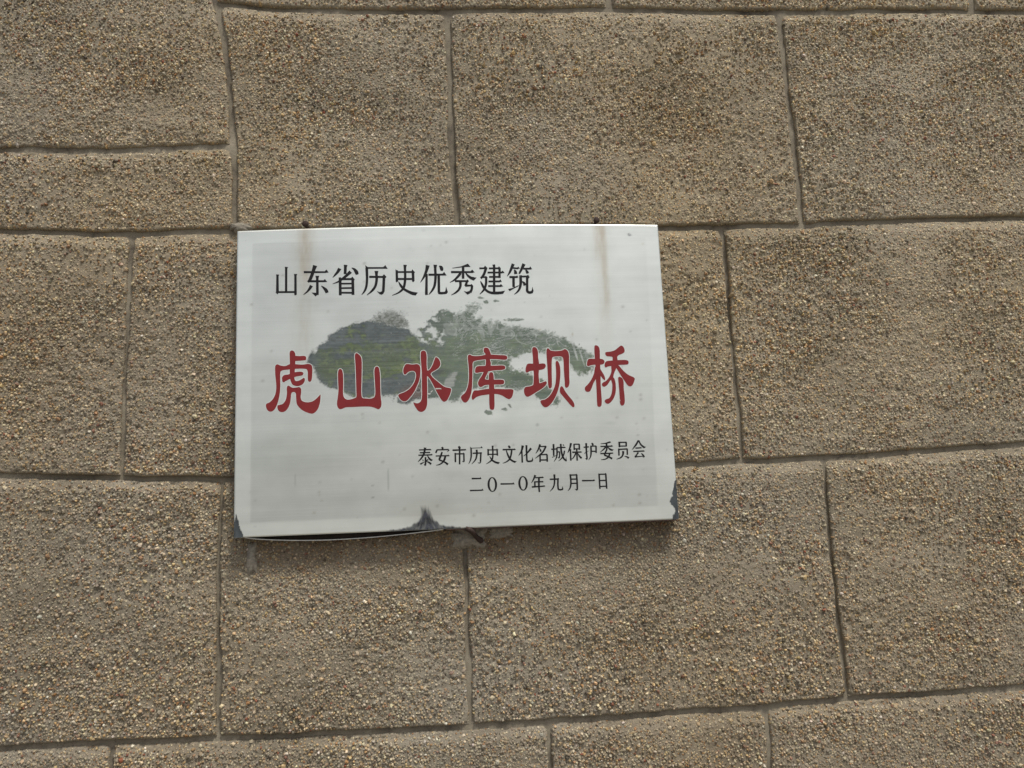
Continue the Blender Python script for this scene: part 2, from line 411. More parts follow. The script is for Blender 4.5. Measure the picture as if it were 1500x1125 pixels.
for B in blocks:
    xm = 0.5 * (float(B[0](np.array([1.9]))[0]) + float(B[1](np.array([1.9]))[0]))
    zb, zt = float(B[2](np.array([xm]))[0]), float(B[3](np.array([xm]))[0])
    zm = 0.5 * (zb + zt)
    xl, xr = float(B[0](np.array([zm]))[0]), float(B[1](np.array([zm]))[0])
    inside = xr > DX0 - 0.05 and xl < DX1 + 0.05 and zt > DZ0 - 0.05 and zb < DZ1 + 0.05
    fine, coarse = (0.003, 0.014) if inside else (0.02, 0.02)
    ax = warp_axis(xl, xr, DX0, DX1, fine, coarse); az = warp_axis(zb, zt, DZ0, DZ1, fine, coarse)
    # extra rows so the rounded edge is well shaped
    def ends(p):
        s = (p - p[0]) / (p[-1] - p[0]); L = p[-1] - p[0]
        e = np.array([0.0006, 0.0015, 0.003, 0.005]) / L
        return np.unique(np.round(np.concatenate([s, e, 1 - e]), 6))
    u, v = ends(ax), ends(az)
    U, Vv_ = np.meshgrid(u, v)
    X, Z = block_coords(B, U, Vv_)
    d = edge_dist(B, X, Z)
    Y = -relief(X, Z, d, top_dist(B, X, Z))
    nx, nz = len(u), len(v)
    P = np.stack([X, Y, Z], 2).reshape(-1, 3)
    F = grid_faces(nx, nz)
    # skirt going back into the joint
    bo = np.concatenate([np.arange(nx), np.arange(1, nz) * nx + nx - 1, (nz - 1) * nx + np.arange(nx - 2, -1, -1), np.arange(nz - 2, 0, -1) * nx])
    S = P[bo].copy(); S[:, 1] = 0.020
    m = len(bo); base = len(P); j = np.arange(m)
    F2 = np.stack([bo[(j + 1) % m], bo[j], base + j, base + (j + 1) % m], 1)
    tc = np.ones((len(P) + m, 4)); tc[:, :3] = weather_and_shade(np.r_[P[:, 0], S[:, 0]], np.r_[P[:, 2], S[:, 2]])
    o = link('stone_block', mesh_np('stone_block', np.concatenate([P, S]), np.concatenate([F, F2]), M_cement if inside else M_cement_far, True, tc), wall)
    if inside: npeb += pebbles(B, o) or 0
print('pebbles', npeb)

# mortar in the joints: one wavy sheet, finer where the photograph looks
ax = warp_axis(-2.6, 2.8, DX0, DX1, 0.0065, 0.05); az = warp_axis(0.0, 3.10, DZ0, DZ1, 0.0065, 0.05)
X, Z = np.meshgrid(ax, az)
Y = 0.0060 + 0.0040 * fbm(X, Z, 12.0, 50, 3) + 0.0012 * fbm(X, Z, 90.0, 52, 2)
link('mortar_joint', mesh_np('mortar_joint', np.stack([X, Y, Z], 2).reshape(-1, 3), grid_faces(len(ax), len(az)), M_mortar, True), wall)
Vb, Fb = [], []
box(Vb, Fb, -2.6, 2.8, 0.022, 0.42, 0.0, 3.10)
link('wall_core', mesh_py('wall_core', Vb, Fb, M_core), wall)
Vb, Fb = [], []
box(Vb, Fb, -2.62, 2.82, -0.03, 0.45, 3.101, 3.20)
link('coping', mesh_py('coping', Vb, Fb, M_core), wall)

# ---------------------------------------------------------------- cement smears on the wall round the plaque
def smear(name, cx, cz, w, h, seed, y=-0.0065, mat=M_patch):
    nx, nz = 34, 26
    X, Z = np.meshgrid(np.linspace(-1, 1, nx), np.linspace(-1, 1, nz))
    th = np.arctan2(Z, X)
    rr = np.maximum(np.abs(X), np.abs(Z)); ang = 1 / np.maximum(np.hypot(X, Z) / np.maximum(rr, 1e-6), 1e-6)
    k = 1 + 0.28 * vn(np.cos(th) * 1.0 + seed, np.sin(th) * 1.0, 2.0, seed) + 0.12 * vn(np.cos(th) + seed, np.sin(th), 6.0, seed + 1)
    x, z = X * w / 2 * k * (0.85 + 0.15 * ang), Z * h / 2 * k * (0.85 + 0.15 * ang)
    yy = y * (1 - rr ** 4) + 0.004 * rr ** 4 - 0.0008 * fbm(x, z, 160.0, seed, 3)
    o = link(name, mesh_np(name, np.stack([x + cx, yy, z + cz], 2).reshape(-1, 3), grid_faces(nx, nz), mat, True), wall)
    return o
smear('cement_smear', 0.026, 1.605, 0.054, 0.034, 3, -0.0075)
smear('cement_smear', 0.070, 1.608, 0.044, 0.022, 8, -0.0070)
smear('cement_smear', -0.268, 1.588, 0.016, 0.050, 12, -0.0060)
smear('cement_smear', -0.286, 2.051, 0.030, 0.016, 15, -0.0075)

# ---------------------------------------------------------------- the plaque
OX, OZ = 0.01378, 1.82608
plaque = link('metal_plaque', None, loc=(OX, -0.0240, OZ))
plaque['label'] = 'brushed steel plaque with red and black Chinese lettering over a worn green landscape'
plaque['category'] = 'plaque'
HW, HH = 0.300, 0.212
def bulge(x, z):        # the thin sheet is not quite flat
    return -(0.0016 * np.cos(np.clip(x / HW, -1, 1) * 1.57) * np.cos(np.clip(z / HH, -1, 1) * 1.57)
             + 0.0004 * fbm(x, z, 9.0, 101, 2)) + 0.0014 * np.exp(-((x + 0.045) / 0.03) ** 2 - ((z + 0.205) / 0.02) ** 2)
def in_poly(px, pz, poly):
    ins = np.zeros(px.shape, bool); n = len(poly)
    for i in range(n):
        x0, z0 = poly[i]; x1, z1 = poly[(i + 1) % n]
        if z0 == z1: continue
        c = ((z0 > pz) != (z1 > pz)) & (px < (x1 - x0) * (pz - z0) / (z1 - z0) + x0)
        ins ^= c
    return ins
# face
nx, nz = 301, 213
u, v = np.meshgrid(np.linspace(-1, 1, nx), np.linspace(-1, 1, nz))
X, Z = u * HW, v * HH
Zo = Z + 0.0042 * (1 - u ** 2) * sstep(0.35, 1.0, v)
Y = bulge(X, Z)
mx, mz = X * 1000, Z * 1000
c = np.ones(X.shape + (3,)) * np.array([0.715, 0.738, 0.690])
wob = 0.8 * fbm(mx, mz, 0.03, 110, 2)
inner = sstep(-279.5, -277.5, mx + wob) * sstep(281.0, 279.0, mx + wob + 8 * sstep(150, -200, mz)) * sstep(194.5, 192.5, mz + wob) * sstep(-193.5, -191.5, mz + wob)
left = sstep(40, -260, mx)
k = 1 - inner * (0.05 + 0.055 * left + 0.06 * sstep(60, -160, mz))
k = k * (1 + 0.10 * fbm(mx, mz, 0.010, 111, 4, 0.018) + 0.055 * fbm(mx, mz, 0.045, 113, 4) + 0.06 * fbm(mx, mz, 0.006, 112, 3, 0.13))
c = c * k[..., None]
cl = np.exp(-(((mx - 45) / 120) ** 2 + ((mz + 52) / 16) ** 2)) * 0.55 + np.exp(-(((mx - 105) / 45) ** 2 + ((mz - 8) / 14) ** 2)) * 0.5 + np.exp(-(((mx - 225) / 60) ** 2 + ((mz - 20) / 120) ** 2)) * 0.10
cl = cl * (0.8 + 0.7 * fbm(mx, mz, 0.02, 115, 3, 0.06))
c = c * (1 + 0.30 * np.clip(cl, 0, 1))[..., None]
def tint(c, m, col):
    m = np.clip(m, 0, 1)[..., None]; return c * (1 - m) + np.array(col) * m
brown = (0.40, 0.31, 0.20)
n1 = 0.75 + 0.5 * fbm(mx, mz, 0.25, 120, 3, 0.05)
for sx_, top, end, wd, st in ((-206, 214, 110, 9, 0.46), (-208, 214, 0, 14, 0.24), (212, 212, 130, 8.0, 0.40), (218, 205, 60, 4.5, 0.42), (213, 200, 5, 10, 0.16)):
    m = np.exp(-((mx - sx_ - 1.5 * fbm(mx * 0, mz, 0.04, 121, 2)) / wd) ** 2) * sstep(end, end + 60, mz) * st * n1
    c = tint(c, m, brown)
c = tint(c, sstep(206, 213, mz) * 0.22 * (0.6 + 0.8 * fbm(mx, mz, 0.05, 123, 2)), (0.40, 0.36, 0.30))
for (sx_, sz_, rx, rz, st, cc) in ((257.6, 196.3, 2.4, 1.6, 0.9, (0.10, 0.10, 0.11)), (255.6, 197.6, 1.4, 1.0, 0.8, (0.05, 0.05, 0.06)), (276, 183, 2.2, 2.0, 0.35, (0.45, 0.40, 0.25)),
        (-285, 12, 8, 6, 0.13, (0.42, 0.40, 0.36)), (-30, -86, 16, 9, 0.16, (0.45, 0.46, 0.46)), (-16, -70, 6, 8, 0.15, (0.42, 0.40, 0.38)), (165, 40, 3, 20, 0.22, (0.50, 0.50, 0.50)), (160, 62, 9, 5, 0.20, (0.52, 0.5, 0.5)),
        (166, 52, 1.4, 2.2, 0.5, (0.42, 0.33, 0.20)), (120, 60, 1.8, 1.6, 0.5, (0.42, 0.36, 0.24)), (-110, -95, 9, 6, 0.12, (0.42, 0.42, 0.43)), (-150, -140, 60, 35, 0.12, (0.44, 0.42, 0.38)), (-230, -160, 50, 40, 0.10, (0.44, 0.43, 0.38)),
        (-40, 205, 3, 2, 0.25, (.3, .3, .3)), (60, 207, 2, 1, 0.6, (.2, .2, .2)), (-117, -150, 1.2, 1.0, 0.8, (.1, .1, .12)), (-117, -166, 1.2, 1.0, 0.7, (.1, .1, .12)), (220, -60, 9, 6, 0.15, (0.42, 0.41, 0.40)),
        (214, -76, 8, 2.5, 0.3, (0.36, 0.37, 0.36)), (110, -75, 2.2, 2.2, 0.7, (.18, .18, .17)), (180, -190, 5, 6, 0.12, (0.42, 0.42, 0.40)), (-228, -90, 30, 20, 0.07, (.4, .38, .34)), (-200, -60, 12, 6, 0.14, (.42, .41, .38)),
        (16, -190, 26, 9, 0.12, (0.42, 0.40, 0.38)), (-150, 60, 30, 40, 0.08, (.44, .42, .38)), (130, 130, 7, 6, 0.08, (.4, .4, .4))):
    m = np.exp(-(((mx - sx_) / rx) ** 2 + ((mz - sz_) / rz) ** 2) ** 1.3) * st * (0.8 + 0.5 * fbm(mx, mz, 0.12, 130, 2))
    c = tint(c, m, cc)
sp = _rs.rand(130, 3)
for a, b_, s_ in sp:
    m = np.exp(-(((mx - (a - .5) * 590) / (0.8 + 1.6 * s_)) ** 2 + ((mz - (b_ - .5) * 410) / (0.8 + 1.2 * s_)) ** 2)) * (0.15 + 0.4 * s_ * s_)
    c = tint(c, m, (0.30, 0.28, 0.25))
for sx_, z0, z1, st in ((-96, -160, -126, 0.35), (-220, -150, -128, 0.25), (234, -10, 14, 0.25)):
    c = tint(c, np.exp(-((mx - sx_) / 0.9) ** 2) * sstep(z0, z0 + 6, mz) * sstep(z1, z1 - 6, mz) * st, (0.2, 0.2, 0.2))
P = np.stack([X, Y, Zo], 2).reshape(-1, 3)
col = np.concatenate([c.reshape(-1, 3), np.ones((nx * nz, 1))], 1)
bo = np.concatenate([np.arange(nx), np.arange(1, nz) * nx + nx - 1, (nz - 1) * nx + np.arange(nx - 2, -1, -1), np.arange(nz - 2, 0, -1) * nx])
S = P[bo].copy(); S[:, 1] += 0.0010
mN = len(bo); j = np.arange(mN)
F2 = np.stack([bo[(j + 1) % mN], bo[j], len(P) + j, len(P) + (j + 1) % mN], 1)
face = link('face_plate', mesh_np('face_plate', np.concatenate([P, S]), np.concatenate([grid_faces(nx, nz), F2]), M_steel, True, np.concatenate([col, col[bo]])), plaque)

# folded sides
def strip(name, A, Bq, mat, th=0.0008, parent=plaque):
    """thin sheet between two polylines A (front) and B (back), given thickness along z"""
    A, Bq = np.array(A, float), np.array(Bq, float); n = len(A)
    off = np.array([0, 0, th])
    Vs = np.concatenate([A, Bq, A - off, Bq - off]); F = []
    for i in range(n - 1):
        F += [[i, i + 1, n + i + 1, n + i], [2 * n + i + 1, 2 * n + i, 3 * n + i, 3 * n + i + 1],
              [i + 1, i, 2 * n + i, 2 * n + i + 1], [n + i, n + i + 1, 3 * n + i + 1, 3 * n + i]]
    F += [[0, n, 3 * n, 2 * n], [n - 1, 3 * n - 1, 4 * n - 1, 2 * n - 1]]
    return link(name, mesh_py(name, Vs, F, mat), parent)
xs = np.linspace(-HW, HW, 41)
strip('top_flange', [(x, 0.0016, HH + 0.0038 * (1 - (x / HW) ** 2) - 0.0006) for x in xs], [(x, 0.0225, HH + 0.0038 * (1 - (x / HW) ** 2) - 0.0006) for x in xs], M_edge)
Vb, Fb = [], []; box(Vb, Fb, -HW + 0.0006, -HW + 0.0014, 0.0016, 0.0225, -HH + 0.001, HH - 0.002)
link('side_flange', mesh_py('side_flange', Vb, Fb, M_edge), plaque)
Vb, Fb = [], []; box(Vb, Fb, HW - 0.0014, HW - 0.0004, 0.0016, 0.0225, -HH + 0.001, HH - 0.002)
link('side_flange', mesh_py('side_flange', Vb, Fb, M_edge), plaque)
xr_ = np.linspace(-0.018, HW - 0.002, 20)
strip('bottom_flange', [(x, 0.0006, -HH - 0.0005) for x in xr_], [(x, 0.0225, -HH + 0.0004) for x in xr_], plain('rust_stained_flange', (0.10, 0.055, 0.045), 0.7, 0.2, 0.4, 150.0))
def sag(x):
    t = np.clip((x + 0.286) / 0.262, 0, 1); return 0.0076 * np.sin(np.pi * t ** 0.85) ** 0.9
xl_ = np.linspace(-0.286, -0.024, 40)
strip('bent_lip', [(x, 0.0035 + 0.006 * math.sin(math.pi * (x + 0.286) / 0.262), -HH + 0.0002 - sag(x)) for x in xl_], [(x, 0.0150, -HH - sag(x) + 0.0006) for x in xl_], M_lip, 0.0011)
# added dark sheet standing for the shade inside the hollow back
Vb = [(-0.288, 0.0125, HH - 0.006), (0.288, 0.0125, HH - 0.006), (0.288, 0.0125, -HH + 0.002)] + [(x, 0.0125, -HH - 0.0002 - 0.97 * sag(x)) for x in xl_[::-1]]
link('hollow_shade_sheet', mesh_py('hollow_shade_sheet', Vb, [list(range(len(Vb)))], M_hollow_shade), plaque)

# ---- painted film patches (their own thin skins, a fraction of a millimetre proud of the steel)
def film(name, x0, x1, z0, z1, step, fn, lift, mat=M_print):
    nx = int(round((x1 - x0) / step)) + 1; nz = int(round((z1 - z0) / step)) + 1
    X, Z = np.meshgrid(np.linspace(x0, x1, nx), np.linspace(z0, z1, nz))
    rgb, al = fn(X, Z)
    F = grid_faces(nx, nz)
    A = al.ravel()
    F = F[A[F].max(1) > 0.03]
    xm_, zm_ = X / 1000, Z / 1000
    P = np.stack([xm_, bulge(xm_, zm_) - lift / 1000, zm_], 2).reshape(-1, 3)
    used = np.unique(F); remap = -np.ones(len(P), int); remap[used] = np.arange(len(used))
    col = np.concatenate([rgb.reshape(-1, 3), A[:, None]], 1)
    o = link(name, mesh_np(name, P[used], remap[F], mat, True, np.clip(col[used], 0, 1)), plaque)
    return o
hill= [(-204, 22), (-199, 32), (-195, 40), (-194, 33), (-190, 37), (-189, 44), (-177, 50), (-172, 59), (-157, 68), (-143, 73), (-127, 77), (-113, 77), (-100, 74), (-86, 70), (-65, 66), (-56, 57), (-51, 50), (-45, 45), (-35, 41), (-6, 39), (-8, -20), (-18, -33), (-38, -33), (-57, -33), (-69, -40), (-82, -34), (-80, -28), (-98, -28), (-121, -30), (-141, -28), (-151, -22), (-164, -17), (-174, -13), (-184, -8), (-190, 1), (-195, 15), (-201, 17)]
tuft= [(-120, 75), (-113, 81), (-106, 87), (-98, 90), (-89, 92), (-74, 88), (-67, 77), (-65, 65), (-80, 67), (-105, 71)]
tree2= [(-51, 52), (-48, 69), (-37, 78), (-32, 83), (-25, 88), (-15, 90), (-1, 89), (-3, 35), (-33, 40), (-41, 47)]
right= [(-24, 86), (-17, 90), (-7, 89), (1, 83), (10, 87), (21, 98), (36, 100), (35, 92), (25, 82), (39, 77), (35, 69), (49, 73), (61, 72), (71, 68), (95, 63), (120, 58), (139, 53), (156, 45), (163, 38), (171, 34), (186, 25), (195, 19), (193, 13), (190, 2), (181, -8), (169, -3), (159, 3), (155, 14), (141, 19), (128, 27), (107, 27), (86, 23), (76, 19), (74, 11), (79, 2), (95, 0), (107, -6), (117, -10), (132, -26), (143, -40), (143, -47), (133, -46), (118, -41), (108, -33), (94, -24), (77, -26), (67, -20), (45, -19), (23, -21), (10, -29), (4, -37), (-6, -38), (-17, -35), (-27, -29), (-37, -32), (-45, -5), (-42, 117), (-44, 29), (-44, 117)]
right = right[:-5] + [(-27, -29), (-34, 30), (-12, 50)]
def soft_poly(x, z, poly, amp, f, seed, s=1.3):
    wx = amp * fbm(x, z, f, seed, 3); wz = amp * fbm(x, z, f, seed + 5, 3)
    t = 0
    for a, b in ((-s, 0), (s, 0), (0, s), (0, -s), (0, 0)):
        t = t + in_poly(x + wx + a, z + wz + b, poly)
    return t / 5.0
def landscape(x, z):
    wx = 7 * fbm(x, z, 0.035, 200, 2); wz = 7 * fbm(x, z, 0.035, 205, 2)
    f1 = fbm(x, z, 0.045, 210, 4, 0.07); f2 = fbm(x, z, 0.11, 211, 4, 0.14); f3 = fbm(x, z, 0.30, 212, 3, 0.4)
    brush = fbm(x, z, 0.012, 213, 3, 0.55); fine = fbm(x, z, 0.02, 214, 2, 1.0)
    slate, dark, green, lt = lin((96, 105, 106)), lin((68, 77, 78)), lin((94, 108, 72)), lin((110, 124, 104))
    sage, sagel = lin((116, 132, 112)), lin((140, 152, 138))
    c = np.ones(x.shape + (3,)) * slate
    def mx_(c, m, col):
        m = np.clip(m, 0, 1)[..., None]; return c * (1 - m) + col * m
    c = mx_(c, sstep(-0.1, 0.5, f1 + 0.6 * f2) * sstep(-20, 20, z) * 0.9, dark)
    band = np.exp(-((z - 12 - 20 * sstep(-180, -60, x) + 0.10 * (x + 120)) / 26) ** 2)
    gm = sstep(-0.12, 0.35, 0.9 * f2 + 0.5 * f1 + 0.9 * band - 0.35) * sstep(-200, -180, x)
    gm = gm * (0.75 + 0.5 * sstep(0.0, 0.4, fbm(x, z, 0.06, 218, 3, 0.02)))
    c = mx_(c, gm * 0.75, green)
    c = mx_(c, sstep(0.1, 0.6, f3 + f2) * gm * 0.5, lin((124, 138, 94)))
    c = mx_(c, sstep(0.05, 0.55, -f3 - f1) * 0.55, dark)
    c = mx_(c, sstep(-70, 10, x) * 0.62, sage * (1 + 0.20 * f2[..., None]))
    c = mx_(c, sstep(0.0, 0.5, fbm(x + wx, z + wz, 0.03, 216, 3, 0.16)) * sstep(-60, 20, x) * 0.55, lin((78, 92, 76)))
    c = mx_(c, sstep(0.15, 0.7, brush) * 0.22 * sstep(40, -80, x), lin((150, 158, 158)))
    c = c * (1 + 0.12 * fine[..., None])
    # reflected-looking pinkish smudge and its dark dots in the lower middle
    c = mx_(c, np.exp(-(((x + 58) / 19) ** 2 + ((z + 24) / 10) ** 2) ** 2) * 0.75, lin((118, 98, 92)))
    c = mx_(c, np.exp(-(((x + 70) / 7) ** 2 + ((z + 30) / 4) ** 2)) * 0.8, lin((48, 50, 50)))
    rr = np.hypot(x + 52.5, z + 21.5)
    c = mx_(c, np.exp(-((rr - 1.6) / 0.8) ** 2), lin((40, 42, 44))); c = mx_(c, np.exp(-((rr - 3.2) / 0.6) ** 2) * 0.7, lin((160, 160, 156)))
    c = mx_(c, np.exp(-(((x + 30) / 20) ** 2 + ((z - 4) / 6) ** 2) ** 2) * 0.6, lin((72, 72, 80)))
    c = mx_(c, soft_poly(x, z, [(-19, -20), (-14, -8), (-2, 4), (3, 3), (-2, -8), (-4, -19), (-12, -22)], 3, 0.2, 230) * 0.95, lin((158, 162, 158)))
    a = 0.6 * soft_poly(x, z, hill, 3.5, 0.12, 220) + 0.4 * soft_poly(x, z, hill, 5.0, 0.45, 320)
    at = (0.5 * soft_poly(x, z, tuft, 9.0, 0.35, 222, 3.0) + 0.5 * soft_poly(x, z, tuft, 9.0, 0.8, 322, 1.5)) * (0.45 + 0.45 * sstep(-0.4, 0.3, f3)) * (0.75 + 0.25 * sstep(95, 70, z))
    c = mx_(c, sstep(0.0, 0.3, at) * (1 - a), lin((104, 108, 100)))
    ar = 0.5 * soft_poly(x, z, right, 6.0, 0.13, 224) + 0.5 * soft_poly(x, z, right, 9.0, 0.4, 324)
    at2 = soft_poly(x, z, tree2, 7.0, 0.2, 226) * sstep(-0.35, 0.05, fbm(x, z, 0.14, 227, 3))
    # scraped, swirling gaps in the right half
    sw = np.abs(fbm(x + 1.6 * wx, z + 1.6 * wz, 0.06, 228, 3, 0.20))
    hair = np.abs(fbm(x * 0.8 + z * 0.5 + wx, z * 0.8 - x * 0.4 + wz, 0.05, 229, 2, 0.5))
    gap = np.maximum(sstep(0.10, 0.0, sw) * 0.62, sstep(0.08, 0.0, hair) * 0.62) * sstep(-0.30, 0.15, fbm(x, z, 0.035, 240, 2) + 0.010 * (z - 15))
    gap = gap * sstep(-25, 15, x)
    upper = sstep(36, 60, z - 0.0 * x)
    thin = sstep(-0.25, 0.25, fbm(x + wx, z + wz, 0.13, 231, 3)) * 0.6 + 0.4
    ar = ar * (1 - gap) * (1 - upper * (1 - thin) * 0.7)
    for ex, ez, er in ((76, 54, 8.0), (76, 54, 4.2), (136, 43, 7.5), (100, 50, 14.0)):
        rg = np.hypot(x - ex, (z - ez) * 1.35) + 1.2 * f3
        ar = ar * (1 - 0.6 * np.exp(-((rg - er) / 0.9) ** 2) * sstep(-0.4, 0.2, f2))
    comb = np.exp(-(((x - 165) / 20) ** 2 + ((z - 15) / 22) ** 2) ** 2) * sstep(0.0, 0.4, vn(x + 0.25 * z, z * 0.15, 0.28, 233))
    ar = ar * (1 - 0.7 * comb)
    al = np.maximum(np.maximum(a, at), np.maximum(ar, at2 * 0.85))
    for bx, bz, rx, rz in ((37, 108, 4.0, 1.8), (45.6, 101.8, 4, 2.4), (59, 103, 4, 1.8), (41.8, -56, 4.5, 3.2), (64, -52, 4, 1.7), (72, -48, 1.6, 2.6), (86, 75, 12, 2.0), (-76, -36, 10, 4)):
        al = np.maximum(al, sstep(0.2, 0.5, (lambda e: np.where(e > 0.12, e, -9))(np.exp(-((x + wx * .3 - bx + (z - bz) * .6) / rx) ** 2 - ((z - bz) / rz) ** 2)) + 0.5 * f3 + 0.3 * f2) * 0.75)
    # pale lettering gaps and light wear
    al = al * (1 - 0.5 * sstep(0.55, 0.8, fbm(x, z, 0.25, 235, 3)))
    al = al * (0.84 + 0.16 * sstep(-0.35, 0.25, brush)) * (1 - 0.16 * sstep(-0.1, 0.5, fine))
    al = al * (1 - 0.10 * sstep(-40, 60, x))
    return c, al * 0.93
film('landscape_picture', -207, 200, -70, 115, 0.8, landscape, 0.05)
def dent(x, z):
    t = x + 46
    top = -211.8 + 12 * np.exp(-(np.abs(t) / 17) ** 1.5) + 3.0 * np.exp(-(t / 40) ** 2) + 1.5 * fbm(x, x * 0, 0.35, 301, 2)
    al = sstep(top + 2.0, top - 2.0, z) * 0.85
    q = np.random.RandomState(31)
    for k in range(64):
        bx = q.uniform(-19, 17); bz = -206 + 7 * math.exp(-(bx / 9) ** 2) + q.uniform(-3, 1)
        L = q.uniform(8, 20) * (0.35 + math.exp(-(bx / 8.5) ** 2)); lean = -0.05 + q.uniform(-0.25, 0.25) - bx * 0.028
        tt = np.clip((z - bz) / L, 0, 1); w = q.uniform(0.6, 1.6) * (1 - 0.5 * tt) + 0.35
        dxl = np.abs(t - bx - (z - bz) * lean * (1 + 0.4 * tt))
        m = np.exp(-(dxl / w) ** 2) * (z > bz) * (z < bz + L) * sstep(1.0, 0.4, tt) * q.uniform(0.25, 0.75)
        al = 1 - (1 - al) * (1 - m)
    n = fbm(x + 0.5 * (z + 212) * np.tanh(t / 6), z, 0.38, 303, 3, 0.09)
    pl = np.exp(-((t - 1) / (9.0 - 0.14 * (z + 208))) ** 4) * sstep(-178, -196, z + 3.5 * fbm(x, x * 0, 0.4, 306, 2))
    al = 1 - (1 - al) * (1 - 0.5 * pl * (0.75 + 0.8 * n))
    al = al * (0.82 + 0.45 * n)
    c = np.ones(x.shape + (3,)) * lin((60, 63, 72)) * (1 + 0.8 * n)[..., None]
    c = c * (1 - 0.55 * sstep(-0.15, 0.35, fbm(x, z, 0.09, 304, 2, 0.14)))[..., None]
    return np.clip(c, 0.01, 1), np.clip(al, 0, 0.94)
film('scuffed_dent', -100, 0, -211.8, -168, 0.6, dent, 0.05)
def corner(pts, seed):
    def fn(x, z):
        a = soft_poly(x, z, pts, 1.6, 0.35, seed, 0.5)
        c = np.ones(x.shape + (3,)) * lin((66, 71, 74)) * (1 + 0.55 * fbm(x, z, 0.25, seed + 2, 3, 0.1))[..., None]
        return c, a * 0.93
    return fn
film('scuffed_corner', -300, -280, -211.8, -158, 0.5, corner([(-301, -214), (-286.5, -214), (-290, -204), (-293.5, -197), (-295, -188), (-298, -180), (-299, -192), (-301, -186)], 310), 0.05)
film('scuffed_corner', 280, 300, -211.8, -150, 0.5, corner([(301, -214), (290.5, -214), (293, -206), (296.5, -200), (294, -196), (289, -187), (293, -180), (296, -168), (298, -160), (301, -158)], 320), 0.05)

